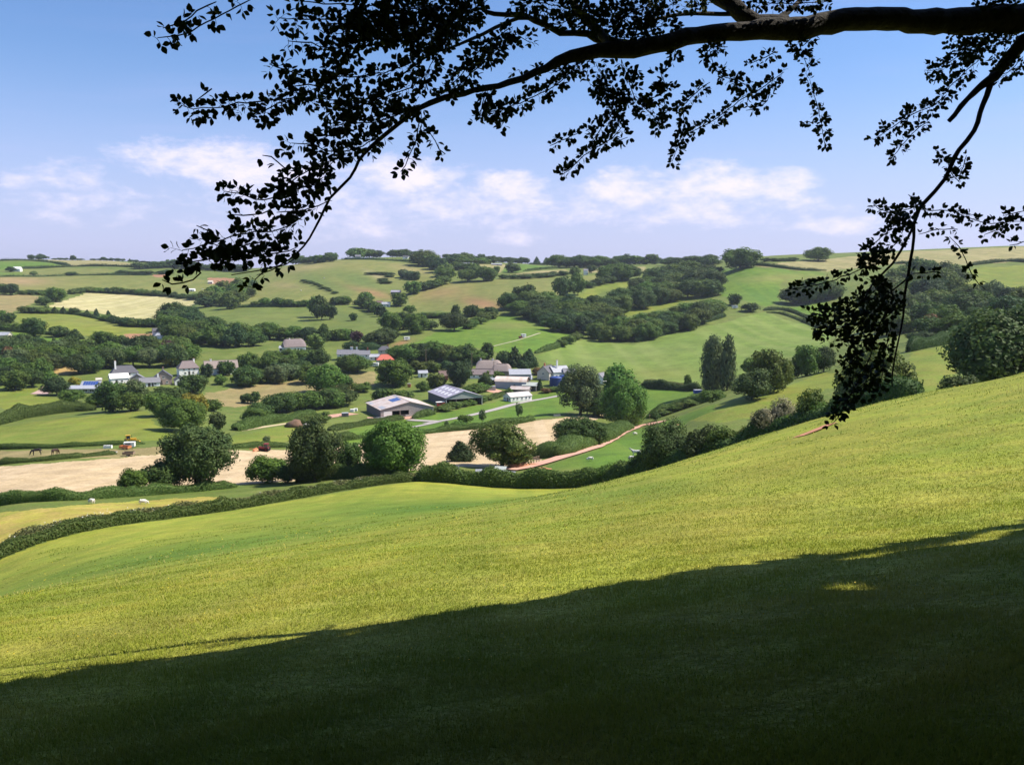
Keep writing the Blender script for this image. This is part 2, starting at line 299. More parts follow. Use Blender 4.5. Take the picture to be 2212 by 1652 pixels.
        sa, sl = Ac[r0:r1, c0:c1], Yc[r0:r1, c0:c1]
        if sa.size == 0: continue
        # slightly wavering field edges
        sa = sa+.0012*np.sin(sl*210+3*np.sin(sa*90)); sl = sl+.004*np.sin(sa*160)
        ins = np.zeros(sa.shape, bool)
        for j in range(len(G)):
            (x1, y1), (x2, y2) = G[j-1], G[j]
            if y1 == y2: continue
            ins ^= ((y1 > sl) != (y2 > sl)) & (sa < (x2-x1)*(sl-y1)/(y2-y1)+x1)
        fid[r0:r1, c0:c1][ins] = i+1
    ea, el = zip(*[(a, math.log(y)) for a, y in (hitY(*cc(0, p)) for p in EDGE)])
    EY = [80*1.0]  # distances of the near field's far edge, surveyed
    tab = [(-700,70),(0,81),(450,101),(900,126),(1100,123),(1300,119),(1420,109),(1500,103),(1650,95),(1800,87),(2050,78),(2212,73),(2900,64)]
    ta = [ray(u, 1000)[0] for u, _ in tab]; lim = np.log(np.interp(Ac, ta, [y for _, y in tab]))
    fid[(Yc < lim)] = -1
    turf_lim = math.log(2.0)
    II = np.arange(nr*nc).reshape(nr, nc); Q = np.stack([II[:-1, :-1], II[:-1, 1:], II[1:, 1:], II[1:, :-1]], -1)
    VF = V.reshape(-1, 3); TF = tint.reshape(-1, 4)
    def emit(name, mat, mask):
        F = Q[mask]
        if len(F) == 0: return
        u, inv = np.unique(F, return_inverse=True)
        me = np_mesh(name, [(VF[u], inv.reshape(-1, 4), 0, True)], [MATS[mat]], TF[u]); tag(link(bpy.data.objects.new(name, me)), kind='structure')
    emit('ground', 'pasture', fid == 0); emit('hillside_field', 'near_grass', fid == -1)
    for i, (nm, mt, k, pts) in enumerate(FIELDS): emit(nm, mt, fid == i+1)
    # the slope behind and beside the viewer
    def patch(name, X_, Y_, Z_):
        ii = np.arange(X_.size).reshape(X_.shape); q = np.stack([ii[:-1, :-1], ii[:-1, 1:], ii[1:, 1:], ii[1:, :-1]], -1).reshape(-1, 4)
        tag(link(bpy.data.objects.new(name, np_mesh(name, [(np.stack([X_, Y_, Z_], -1), q, 0, True)], [MATS['near_grass']], np.zeros((X_.size, 4))))), kind='structure')
    GX, GY = np.meshgrid(np.concatenate([np.linspace(-60, -3, 20), np.linspace(-2.8, 2.8, 15), np.linspace(3, 60, 20)]), np.concatenate([np.linspace(-60, 1.4, 40), [2.0, 2.5, 3.0, 3.5]])); patch('field_top', GX, GY, -.2*GY+.12*np.clip(GX, -1.4*np.maximum(GY, 2), 1.4*np.maximum(GY, 2))-np.where(GY > 1.5, .05, 0))
    for sg in (-1, 1):
        A2, L2 = np.meshgrid(sg*np.geomspace(1.35, 12, 16), np.linspace(math.log(2), math.log(120), 60)); Y2 = np.exp(L2); patch('field_side', A2*Y2, Y2, Y2*wfun(A2, L2)-.03)
build_ground()

def simple_mat(name, col, rough=.6, metal=0.0, noise=None, spec=.3, bump=0):
    if name in MATS: return MATS[name]
    m = bpy.data.materials.new(name); m.use_nodes = True; t = NT(m.node_tree); co = t.n('ShaderNodeTexCoord').outputs['Object']
    bs = t.n('ShaderNodeBsdfPrincipled'); bs.inputs['Roughness'].default_value = rough; bs.inputs['Metallic'].default_value = metal; bs.inputs['Specular IOR Level'].default_value = spec
    if noise:
        c2, sc, amt = noise; nz = t.ramp(t.noise(co, sc, 5, .65), .35, .7); t.put(bs.inputs['Base Color'], t.mix(t.m('MULTIPLY', nz, amt), col, c2))
        if bump:
            bp = t.n('ShaderNodeBump'); bp.inputs['Strength'].default_value = bump; bp.inputs['Distance'].default_value = .05; t.put(bp.inputs['Height'], nz); t.put(bs.inputs['Normal'], bp.outputs[0])
    else: bs.inputs['Base Color'].default_value = (*col, 1)
    out = t.n('ShaderNodeOutputMaterial'); t.put(out.inputs[0], bs.outputs[0]); MATS[name] = m; return m
def drape(name, k, pts, width, mat, lift=.12, step=4.0, rag=.0):
    """a strip of track or road laid on the ground; width in metres"""
    P = [ground(*p) for p in cl(k, pts)]; S = [P[0]]
    for p, q in zip(P, P[1:]):
        n = max(1, int((q-p).length/step)); S += [p.lerp(q, i/n) for i in range(1, n+1)]
    for _ in range(3): S = [S[0]]+[(S[i-1]+2*S[i]+S[i+1])/4 for i in range(1, len(S)-1)]+[S[-1]]
    V, F = [], []; N = 5
    for i, s in enumerate(S):
        d = (S[min(i+1, len(S)-1)]-S[max(i-1, 0)]); d.z = 0; d.normalize(); nrm = Vector((-d.y, d.x, 0))
        for j in range(N):
            f = (j/(N-1)-.5)*width*(1+rag*math.sin(i*1.7+j)); x, y = s.x+nrm.x*f, s.y+nrm.y*f; V.append((x, y, gz(x, y)+lift+(.35 if y > 60 else 0)*0+.35*fold(x, y)))
    for i in range(len(S)-1):
        for j in range(N-1): b = i*N+j; F.append((b, b+1, b+N+1, b+N))
    o = link(bpy.data.objects.new(name, np_mesh(name, [(V, F, 0, True)], [mat]))); return tag(o, kind='structure')
def fold(x, y): return math.sin(x*.061+1.3*math.sin(y*.03))*math.sin(y*.043+x*.017)*min(1, max(0, (y-60)/200))
drape('farm_track', 7, [(470,985),(560,975),(700,948),(900,890),(1150,808),(1400,682),(1560,608),(1690,580),(1775,577)], 5.4, simple_mat('pink_gravel', (.54,.29,.20), .9, noise=((.62,.40,.31), .7, .8), bump=.4), rag=.06, lift=.25)
ROADM = simple_mat('grey_tarmac', (.33,.30,.28), .85, noise=((.40,.36,.33), .8, .7))
drape('lane', 7, [(900,343),(760,372),(560,410),(300,475),(60,527),(-100,555),(-250,580)], 3.6, ROADM)
drape('lane', 6, [(1460,628),(1600,598),(1740,565)], 3.0, ROADM, lift=.16)
drape('lane', 6, [(1480,557),(1600,562),(1745,563)], 4.0, ROADM, lift=.2)
YARD = simple_mat('red_yard', (.45,.24,.17), .9, noise=((.52,.34,.26), .5, .9))
drape('farmyard', 6, [(1130,550),(1300,545),(1520,535)], 9, YARD, lift=.1)
drape('farmyard', 6, [(640,560),(760,530),(1000,505)], 7, YARD, lift=.1)
drape('farmyard', 7, [(250,280),(330,310),(470,330)], 9, YARD, lift=.1)
drape('bare_earth', 7, [(480,965),(590,945),(700,930)], 4, simple_mat('red_earth', (.46,.20,.11), .95, noise=((.36,.18,.10), 1.2, .8)), lift=.25)
drape('bare_earth', 4, [(700,1335),(850,1278),(935,1243)], .7, MATS['red_earth'], lift=.05, rag=.3)
drape('drive', 5, [(330,330),(400,300),(440,265)], 7, simple_mat('pink_drive', (.40,.27,.24), .9, noise=((.45,.33,.3), .5, .8)), lift=.15)
drape('footpath', 3, [(340,945),(520,900),(740,830)], 1.6, simple_mat('trodden_path', (.36,.33,.22), .95, noise=((.28,.28,.15), .4, .8)), lift=.1)
drape('bank_path', 6, [(20,640),(200,610),(440,582)], 2.5, simple_mat('pale_path', (.5,.40,.25), .95, noise=((.4,.33,.18), .4, .8)), lift=.1)
# ---------------------------------------------------------------- foliage materials
def leaf_mat(name, col, col2=None, var=.5, trans=.32):
    m = bpy.data.materials.new(name); m.use_nodes = True; t = NT(m.node_tree)
    geo = t.n('ShaderNodeNewGeometry'); oi = t.n('ShaderNodeObjectInfo')
    col2 = col2 or tuple(c*f for c, f in zip(col, (1.5, 1.25, 1.1)))
    co = t.n('ShaderNodeTexCoord').outputs['Object']
    nz = t.ramp(t.noise(co, 4.0, 3, .6), .35, .65)
    base = t.mix(t.m('MULTIPLY', nz, .8), col, col2)
    h = t.n('ShaderNodeHueSaturation'); t.put(h.inputs['Color'], base)
    t.put(h.inputs['Hue'], t.m('ADD', .5, t.m('MULTIPLY', t.m('SUBTRACT', oi.outputs['Random'], .5), .026)))
    v = t.m('ADD', 1-var, t.m('ADD', t.m('MULTIPLY', geo.outputs['Random Per Island'], var*1.3), t.m('MULTIPLY', oi.outputs['Random'], var*.8)))
    t.put(h.inputs['Value'], v)
    d = t.n('ShaderNodeBsdfPrincipled'); t.put(d.inputs['Base Color'], h.outputs[0]); d.inputs['Roughness'].default_value = .65; d.inputs['Specular IOR Level'].default_value = .2
    tr = t.n('ShaderNodeBsdfTranslucent'); t.put(tr.inputs[0], h.outputs[0])
    mx = t.n('ShaderNodeMixShader'); mx.inputs[0].default_value = trans; t.put(mx.inputs[1], d.outputs[0]); t.put(mx.inputs[2], tr.outputs[0])
    out = t.n('ShaderNodeOutputMaterial'); t.put(out.inputs[0], mx.outputs[0]); MATS[name] = m; return m
for n_, c_ in dict(dark=(.050,.092,.022), mid=(.076,.140,.026), bright=(.078,.158,.026), olive=(.088,.135,.030), grey=(.095,.142,.058), copper=(.068,.038,.044),
                   rust=(.13,.085,.036), gold=(.20,.19,.028), pine=(.038,.076,.026), dusk=(.058,.095,.029), lime=(.12,.20,.036)).items(): leaf_mat('leaf_'+n_, c_)
leaf_mat('leaf_blossom', (.085,.10,.04), (.42,.38,.24))
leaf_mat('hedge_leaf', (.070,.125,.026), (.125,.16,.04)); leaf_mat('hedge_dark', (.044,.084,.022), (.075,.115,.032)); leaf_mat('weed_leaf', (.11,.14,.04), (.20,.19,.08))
BARK = simple_mat('bark', (.085,.070,.052), .9, noise=((.16,.14,.11), 6, .7), bump=.5)

def ico(sub=1):
    bm = bmesh.new(); bmesh.ops.create_icosphere(bm, subdivisions=sub, radius=1); bm.verts.ensure_lookup_table()
    V = np.array([v.co[:] for v in bm.verts]); F = np.array([[v.index for v in f.verts] for f in bm.faces]); bm.free(); return V, F
ICO1, ICO2 = ico(1), ico(2)
def quads(C, N, size, asp=.62, r=rng):
    """leaf-shaped quads centred at C facing N"""
    n = len(C); size = np.broadcast_to(np.asarray(size, float), (n,))[:, None]
    N = N/np.maximum(np.linalg.norm(N, axis=1, keepdims=True), 1e-9); q = r.normal(size=(n, 3)); T = np.cross(N, q); T /= np.maximum(np.linalg.norm(T, axis=1, keepdims=True), 1e-9); B = np.cross(N, T)
    V = np.stack([C+T*size*.5, C+B*size*.5*asp+N*size*.08, C-T*size*.5, C-B*size*.5*asp+N*size*.08], 1).reshape(-1, 3)
    return V, np.arange(4*n).reshape(n, 4)
def tubes(P, Rr, seg=6):
    """tapered tube through points P with radii Rr"""
    P = np.asarray(P, float); n = len(P); V, F = [], []; up = np.array([.31, .17, .93])
    for i in range(n):
        d = P[min(i+1, n-1)]-P[max(i-1, 0)]; d /= np.linalg.norm(d)+1e-9; s = np.cross(d, up); ln = np.linalg.norm(s)
        if ln < .05: s = np.cross(d, np.array([1., 0, 0])); ln = np.linalg.norm(s)
        s /= ln; b = np.cross(d, s)
        for k in range(seg): an = 2*math.pi*k/seg; V.append(P[i]+(s*math.cos(an)+b*math.sin(an))*Rr[i])
    for i in range(n-1):
        for k in range(seg): F.append((i*seg+k, i*seg+(k+1) % seg, (i+1)*seg+(k+1) % seg, (i+1)*seg+k))
    return np.array(V), np.array(F)
def lobes_for(kind, r):
    L = []
    if kind in ('round', 'oval', 'wide', 'sparse', 'bush'):
        cz, rz, K = dict(round=(.56, .44, 30), oval=(.55, .45, 30), wide=(.56, .44, 30), sparse=(.58, .42, 26), bush=(.42, .56, 26))[kind]
        for i in range(K):
            z = 1-2*(i+.5)/K; z = max(z, -.92) if kind != 'bush' else abs(z)*1.0-.25*(i % 3 == 0); ph = i*2.39996+r.uniform(-.4, .4); s = math.sqrt(max(0, 1-z*z))
            f = r.uniform(.50, .92); rad = r.uniform(.11, .22)*(1.15 if kind == 'bush' else 1)
            if kind == 'sparse': rad *= .85; f = r.uniform(.45, .9)
            if kind == 'wide' and z < -.2: s *= 1.15
            if kind == 'oval': s *= (1.05-.35*max(0, z))
            L.append((np.array([s*math.cos(ph)*f*.5, s*math.sin(ph)*f*.5, max(cz+z*f*rz*1.02, rad*.6)]), rad))
        if kind != 'sparse': L.append((np.array([0, 0, cz]), .27)); L.append((np.array([0, 0, cz-.18]), .22))
    elif kind == 'conifer':
        for i in range(9):
            z = .10+.82*i/8; w = .46*(1-z)**.8+.04
            for k in range(max(1, int(6*(1-z)+1))):
                ph = k*2.4+i; L.append((np.array([math.cos(ph)*w*.6, math.sin(ph)*w*.6, z+r.uniform(-.03, .03)]), w*.48+.02))
    elif kind == 'poplar':
        for i in range(26):
            z = .10+.86*i/25; w = .40*math.sin(min(1, (z+.06)*1.0)*math.pi)**.4; ph = i*2.4
            L.append((np.array([math.cos(ph)*w*.62, math.sin(ph)*w*.62, z+r.uniform(-.02,.02)]), .15+.16*w))
    return L
def crown_parts(kind, n, size, seed):
    r = np.random.default_rng(seed); L = lobes_for(kind, r); C = np.array([l[0] for l in L]); RD = np.array([l[1] for l in L]); parts = []
    zs = np.array([1, 1, 1.0 if kind != 'poplar' else .75])
    wgt = RD**2/np.sum(RD**2); k = r.choice(len(L), int(n*1.7), p=wgt); D = r.normal(size=(len(k), 3)); D[:, 2] += .15; D /= np.linalg.norm(D, axis=1, keepdims=True)
    rr = r.uniform(.66, 1.16, len(k)); rr[r.random(len(k)) < .06] *= 1.15
    P = C[k]+D*(RD[k]*rr)[:, None]*zs
    keep = np.ones(len(k), bool)
    for c, rd in zip(C, RD): keep &= (np.linalg.norm((P-c)/zs, axis=1) > rd*.70)
    keep &= P[:, 2] > .01; P, D = P[keep][:n], D[keep][:n]
    out = P-np.array([0, 0, .45]); out /= np.linalg.norm(out, axis=1, keepdims=True)+1e-9
    N = D*1.0+out*.5+r.normal(size=D.shape)*.55
    V, F = quads(P, N, r.uniform(.7, 1.35, len(P))*size, .68, r); parts.append((V, F, 0, False))
    cs = {'sparse': .35}.get(kind, .62); I = ICO1
    for c, rd in zip(C, RD):
        cv = I[0]*(1+.18*r.normal(size=(len(I[0]), 1)))*rd*cs*zs+c; cv[:, 2] = np.maximum(cv[:, 2], .005); parts.append((cv, I[1], 0, True))
    return parts, C, RD
def trunk_parts(kind, C, seed, mi, seg=6):
    r = np.random.default_rng(seed+5); parts = []; th = .030 if kind != 'bush' else .018
    top = .62 if kind not in ('poplar', 'conifer') else .93
    pts = [(0, 0, -.03), (.006, 0, .02), (r.uniform(-.015, .015), r.uniform(-.015, .015), .2), (r.uniform(-.03, .03), r.uniform(-.03, .03), .42), (r.uniform(-.03, .03), 0, top)]
    V, F = tubes(pts, [th*1.5, th*1.15, th*.9, th*.7, th*.25], seg); parts.append((V, F, mi, True))
    if kind not in ('poplar', 'conifer'):
        for c in C[r.choice(len(C), min(9, len(C)), replace=False)]:
            b = np.array([0, 0, r.uniform(.16, .42)]); mid = b*.5+c*.5+np.array([0, 0, -.04]); V, F = tubes([b, mid, c], [th*.5, th*.34, th*.12], max(4, seg-2)); parts.append((V, F, mi, True))
    return parts
PROTO = {}
def proto(kind, lod, var):
    key = (kind, lod, var)
    if key not in PROTO:
        n, size = {'far': (900, .125), 'mid': (3600, .068), 'near': (12000, .040)}[lod]
        if kind == 'poplar': n, size = int(n*1.2), size*.75
        if kind == 'sparse': n = int(n*.75)
        sd = hash((('round', 'oval', 'wide', 'sparse', 'bush', 'conifer', 'poplar').index(kind)+1)*100+var*7+len(lod))
        cp, C, RD = crown_parts(kind, n, size, sd)
        if lod == 'far': PROTO[key] = (np_mesh('tree', cp+trunk_parts(kind, C, sd, 1, 4), [MATS['leaf_mid'], BARK]),)
        else: PROTO[key] = (np_mesh('crown', cp, [MATS['leaf_mid']]), np_mesh('trunk', trunk_parts(kind, C, sd, 0, 8), [BARK]))
    return PROTO[key]
KNAME = dict(round='broadleaf_tree', oval='broadleaf_tree', wide='spreading_tree', sparse='ash_tree', bush='bush', conifer='conifer_tree', poplar='poplar_tree')
N_TREES = 0
def lab_for(label, kind):
    i = label.find('tree ')
    if kind == 'bush' and 0 <= i < 26: return label[:i]+'bush '+label[i+5:]
    i = label.find('bush ')
    return label[:i]+'tree '+label[i+5:] if kind != 'bush' and 0 <= i < 26 else label
def plant(loc, w, h, kind, leaf, label, group=None, wpx=30, var=None, sink=.02):
    """one tree or bush, w and h in metres"""
    global N_TREES; N_TREES += 1
    lod = 'far' if wpx < 44 else ('mid' if wpx < 88 else 'near'); var = random.randrange(3) if var is None else var
    P = proto(kind, lod, var); nm = KNAME[kind]; cat = 'bush' if kind == 'bush' else 'tree'; rz = random.uniform(0, 6.28)
    sc = (w, w*random.uniform(.9, 1.1), h); loc = Vector(loc)-Vector((0, 0, h*sink)); mat = MATS['leaf_'+leaf]
    if lod == 'far':
        o = link(bpy.data.objects.new(nm, P[0])); o.location = loc; o.rotation_euler.z = rz; o.scale = sc
        o.material_slots[0].link = 'OBJECT'; o.material_slots[0].material = mat
        return tag(o, label, cat, group)
    e = link(bpy.data.objects.new(nm, None)); e.location = loc; e.rotation_euler.z = rz; e.empty_display_size = .2; tag(e, label, cat, group)
    c = link(bpy.data.objects.new('crown', P[0]), e); c.scale = sc; c.material_slots[0].link = 'OBJECT'; c.material_slots[0].material = mat
    t = link(bpy.data.objects.new('trunk', P[1]), e); t.scale = sc
    return e
def tree_px(k, u, v, w, h, kind, leaf, label, group=None, Y=None, var=None):
    """a tree whose foot, width and height were measured in crop k"""
    s = CR[k][2]; U, VV = cc(k, (u, v)); g = ground(U, VV, Y); m = (g.y*CP-(g.z-EYE)*SP)/FPX
    return plant(g, w*s*m, h*s*m, kind, leaf, label, group, w*s, var)
def row(k, pts, n, wr, hr, kinds, leaves, label, group, jit=.5):
    """n trees or bushes spread along a traced line"""
    P = [Vector(p) for p in pts]; d = [0]
    for a, b in zip(P, P[1:]): d.append(d[-1]+(b-a).length)
    for i in range(n):
        s = (i+.5+random.uniform(-.5, .5)*jit)/n*d[-1]; j = max(q for q in range(len(P)-1) if d[q] <= s); p = P[j].lerp(P[j+1], (s-d[j])/max(1e-6, d[j+1]-d[j]))
        tree_px(k, p.x, p.y, random.uniform(*wr)*1.08, random.uniform(*hr)*1.0*random.uniform(.85, 1.15), (kd := random.choice(kinds)), random.choice(leaves), lab_for(label, kd), group)
def wood(k, poly, n, wr, hr, kinds, leaves, label, group, drop=.5, avoid=()):
    """n trees spread over a traced outline of crowns, far ones first"""
    n = int(n*1.3); xs, ys = [p[0] for p in poly], [p[1] for p in poly]; got = []; sep = math.sqrt((max(xs)-min(xs))*(max(ys)-min(ys))/n)*.75
    def inside(x, y, poly=poly):
        c = False
        for (x1, y1), (x2, y2) in zip(poly, poly[1:]+poly[:1]):
            if (y1 > y) != (y2 > y) and x < (x2-x1)*(y-y1)/(y2-y1)+x1: c = not c
        return c
    tries = 0
    while len(got) < n and tries < 6000:
        tries += 1; x, y = random.uniform(min(xs), max(xs)), random.uniform(min(ys), max(ys))
        if inside(x, y) and not any(inside(x, y-dy, q) for q in avoid for dy in (-45, -15, 15, 45, 60)) and all(math.hypot(x-a, (y-b)*1.6) > sep for a, b in got): got.append((x, y))
        if tries % 300 == 0: sep *= .9
    for x, y in got:
        h = random.uniform(*hr)*random.uniform(.8, 1.15); tree_px(k, x, y+h*drop, random.uniform(*wr)*1.08, h, (kd := random.choice(kinds)), random.choice(leaves), lab_for(label, kd), group)

# ---------------------------------------------------------------- hedges
def hedge(k, pts, h, w, mat, label, name='hedge', cat='hedge', leaf=None, rough=.2, dens=1.0, gr=None, world=None, group=None):
    """a clipped or wild hedge along a traced line on the ground; h and w in metres"""
    P = world or [ground(*p) for p in cl(k, pts)]; S = [P[0]]; dist = sum(p.y for p in P)/len(P); h *= .72 if dist > 480 else 1
    step = max(.8, dist*.008)
    for p, q in zip(P, P[1:]):
        n = max(1, int((q-p).length/step)); S += [p.lerp(q, i/n) for i in range(1, n+1)]
    for _ in range(2): S = [S[0]]+[(S[i-1]+2*S[i]+S[i+1])/4 for i in range(1, len(S)-1)]+[S[-1]]
    leaf = leaf or max(.16, 1.7*dist/FPX); r = rng; n = len(S)
    prof = [(-.5, -.1), (-.5, .45), (-.38, .85), (0, 1.0), (.38, .85), (.5, .45), (.5, -.1)]; V = []; M = len(prof)
    ph = r.uniform(0, 6)
    hs = 1+rough*np.array([math.sin(i*.9+ph)+.8*math.sin(i*.37+2*ph)+r.normal()*.6 for i in range(n)])
    for i, s in enumerate(S):
        d = S[min(i+1, n-1)]-S[max(i-1, 0)]; d.z = 0; d.normalize(); nr = Vector((-d.y, d.x, 0))
        e = .35 if i in (0, n-1) else 1
        for (a, b) in prof:
            x, y = s.x+nr.x*a*w*e*(1+.1*r.normal()), s.y+nr.y*a*w*e; V.append((x, y, gz(x, y)+b*h*hs[i]*(e if b > 0 else 1)))
    V = np.array(V); F = np.array([(i*M+j, (i+1)*M+j, (i+1)*M+j+1, i*M+j+1) for i in range(n-1) for j in range(M-1)])
    A, B, C, D = (V[F[:, q]] for q in range(4)); ar = .5*np.linalg.norm(np.cross(C-A, D-B), axis=1); tot = int(min(60000, dens*ar.sum()/(leaf*leaf*.30)))
    fi = r.choice(len(F), tot, p=ar/ar.sum()); u, v = r.random((2, tot, 1)); Pp = (A[fi]*(1-u)+B[fi]*u)*(1-v)+(D[fi]*(1-u)+C[fi]*u)*v
    Nn = np.cross(C-A, D-B)[fi]; Nn /= np.linalg.norm(Nn, axis=1, keepdims=True)+1e-9
    ctr = V[F[fi, 0]//M*M+3]; flip = np.sign(np.sum(Nn*(Pp-(ctr-np.array([0, 0, h*.5]))), axis=1, keepdims=True)); Nn = Nn*flip
    Pp = Pp+Nn*r.uniform(-.3, 1.5, (tot, 1))**1.0*leaf
    LV, LF = quads(Pp, Nn*.6+r.normal(size=Pp.shape)*.5+np.array([0, 0, .25]), r.uniform(.7, 1.4, tot)*leaf, .7)
    me = np_mesh(name, [(V*1.0, F, 0, True), (LV, LF, 0, False)], [MATS[mat]]); return tag(link(bpy.data.objects.new(name, me)), label, cat, group)
# ---------------------------------------------------------------- hedges, far to near
HD, HL = 'hedge_dark', 'hedge_leaf'
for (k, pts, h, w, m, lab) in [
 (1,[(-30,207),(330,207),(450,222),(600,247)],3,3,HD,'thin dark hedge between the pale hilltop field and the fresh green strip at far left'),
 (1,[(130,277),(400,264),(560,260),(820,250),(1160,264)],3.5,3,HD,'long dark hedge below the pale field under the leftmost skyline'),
 (1,[(-30,346),(560,334),(1000,328),(1320,328)],2.5,2.5,HD,'straight low hedge along the upper edge of the tan and olive field at left'),
 (1,[(180,488),(400,480)],3,3,HD,'short low hedge between two dark trees above the brown field at far left'),
 (1,[(590,490),(760,470),(960,478),(1400,508),(1700,535)],3,3,HD,'hedge along the upper edge of the pale hay field'),
 (1,[(200,652),(420,655),(640,668),(860,710),(1100,762),(1380,770)],3,3,HD,'hedge along the lower edge of the pale hay field'),
 (1,[(-30,805),(200,820),(560,850),(720,880)],3,3,HD,'hedge below the dome shaped green field at left'),
 (2,[(-10,610),(250,600),(640,600),(900,575)],3,3,HD,'hedge at the foot of the big bare hill'),
 (2,[(900,195),(1110,195),(1500,215)],3,3,HD,'dark hedge just under the skyline of the big bare hill'),
 (2,[(1560,690),(1790,690),(2000,690),(2212,640)],3,2.5,HD,'hedge under the reddish domed field at centre'),
 (2,[(1960,790),(2080,740),(2212,690)],4,4,HL,'wild hedge climbing the right side of the tan strip below the reddish dome'),
 (3,[(640,235),(830,240)],4,4,HD,'dark hedge beside two skyline conifers at centre'),
 (3,[(600,295),(880,270)],3,3,HD,'thin hedge above the tan strip under the centre skyline'),
 (3,[(390,350),(600,350),(800,340),(1000,320)],4,4,HD,'bushy hedge below the tan strip under the centre skyline'),
 (3,[(700,1000),(860,960),(1000,905),(1100,855)],3,2.5,HL,'narrow hedge running uphill from the farmhouse to the corner of the wood'),
 (3,[(1560,905),(1850,830),(2212,720),(2330,680)],4,4,HD,'dark hedge along the lower edge of the upper wood above the great pale field'),
 (4,[(400,190),(520,195),(700,220),(900,225)],3,3,HD,'thin dark hedge curving along the lower edge of the right skyline field'),
 (4,[(1340,178),(1640,180)],3,3,HD,'short stretch of hedge behind the hanging twigs under the right skyline field'),
 (4,[(1850,190),(1950,175),(2120,160),(2280,175)],3.5,3,HD,'dark hedge crossing the hill at the far right edge under the skyline field'),
 (4,[(480,490),(600,480),(700,510),(810,560),(900,590)],3,2.5,HD,'upper hedge of the sunken lane dropping to the right'),
 (4,[(500,505),(570,505),(680,540),(790,580),(880,610)],2.5,2,HL,'lower hedge of the sunken lane dropping to the right'),
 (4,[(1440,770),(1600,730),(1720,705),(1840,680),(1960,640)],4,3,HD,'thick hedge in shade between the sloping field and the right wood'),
 (7,[(1600,275),(1750,280),(2120,300)],3,2.5,HD,'clipped dark hedge behind the lawn field left of the poplars'),
 (7,[(1640,225),(1700,230),(2000,270)],1.2,2,'weed_leaf','low rough grass bank above the clipped hedge by the poplars'),
 (7,[(1660,540),(1780,500),(1900,450),(2060,420),(2212,380)],2.6,4,HL,'overgrown bank with bushes above the upper end of the pink track'),
 (5,[(-40,600),(150,540),(400,500),(660,470),(820,465)],3.6,4,HL,'tall ragged hedge running left to right above the valley meadow'),
 (5,[(-30,795),(300,790),(500,790),(900,775),(1250,770)],0.8,2.2,HL,'low hedge between valley meadow and horse paddock'),
 (5,[(-30,945),(400,905),(800,865),(1000,850)],0.9,1.8,HL,'low hedge between horse paddock and straw field'),
 (6,[(-60,800),(200,790),(480,785)],1.2,2.2,HL,'low hedge behind the red tractor'),
 (6,[(840,745),(960,735),(1090,715)],1.8,2.5,HL,'short low hedge between two near trees along the straw field'),
 (6,[(1480,690),(1800,655),(2100,625),(2340,600),(2560,560)],1.8,2.5,HL,'low hedge along the upper edge of the straw field below the grey lane'),
 (6,[(800,650),(1000,610),(1200,580),(1430,545)],1.5,4,HL,'brambly bank in front of the rusty roofed barn'),
 (6,[(1510,545),(1600,525),(1700,505)],2.3,2.5,HL,'clipped tall hedge at the front corner of the rusty roofed barn'),
 (6,[(1690,490),(1900,430),(2100,400),(2340,320)],1.6,4,HL,'rough bushy bank below the grey barn with skylights'),
 (7,[(210,240),(330,255)],4,4,HD,'dark clipped hedge block beside the thatched cottage'),
 (6,[(-10,640),(200,590),(400,560),(680,520)],2.6,4,HL,'hedge bank left of the rusty roofed barn'),
 (7,[(690,860),(900,860),(1120,780),(1290,720),(1460,640)],2.5,6,HL,'green bank between straw field and pink track'),
 (2,[(1030,975),(1240,965)],7,5,'leaf_pine','tall dark clipped conifer hedge beside the purple tree'),
]: hedge(k, pts, h, w, m, lab)
EDG2 = lambda a, b, off: [Vector((ray(u, 1000)[0]*(y+off), y+off, gz(ray(u, 1000)[0]*(y+off), y+off))) for u, y in [(-120,75),(0,81),(120,86),(250,92),(350,97),(450,101),(600,110),(700,117),(800,122),(900,126),(1000,124.5),(1100,123),(1200,121),(1300,119),(1360,114),(1420,109),(1460,106),(1500,103),(1570,99),(1650,95),(1720,91),(1800,87),(1900,82),(1980,79)] if a <= u <= b]
hedge(0, None, 1.15, 1.5, HL, 'clipped green hedge along the lower left edge of the big near field', world=EDG2(-120, 960, 1.6), leaf=.16, dens=1.5)
hedge(0, None, .9, 4.0, 'weed_leaf', 'strip of tall weeds and cow parsley behind the near clipped hedge', name='weed_strip', cat='weeds', world=EDG2(-120, 960, 4.6), leaf=.25, rough=.25)
hedge(0, None, 2.4, 2.4, HL, 'dark bushy hedge along the near field edge in front of the tin sheds', world=EDG2(900, 1430, 1.5), leaf=.24, rough=.16, dens=1.4)
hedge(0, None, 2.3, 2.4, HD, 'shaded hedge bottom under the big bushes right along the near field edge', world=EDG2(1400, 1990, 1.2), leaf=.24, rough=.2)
hedge(0, [(-60,1094),(0,1090),(150,1079),(330,1066),(440,1058),(510,1051)], 1.3, 1.8, HL, 'hedge along the near side of the straw field at left')
hedge(0, [(640,1040),(700,1036),(790,1030),(860,1026)], 2.2, 2.4, HL, 'short clipped hedge in front of the bright round tree')

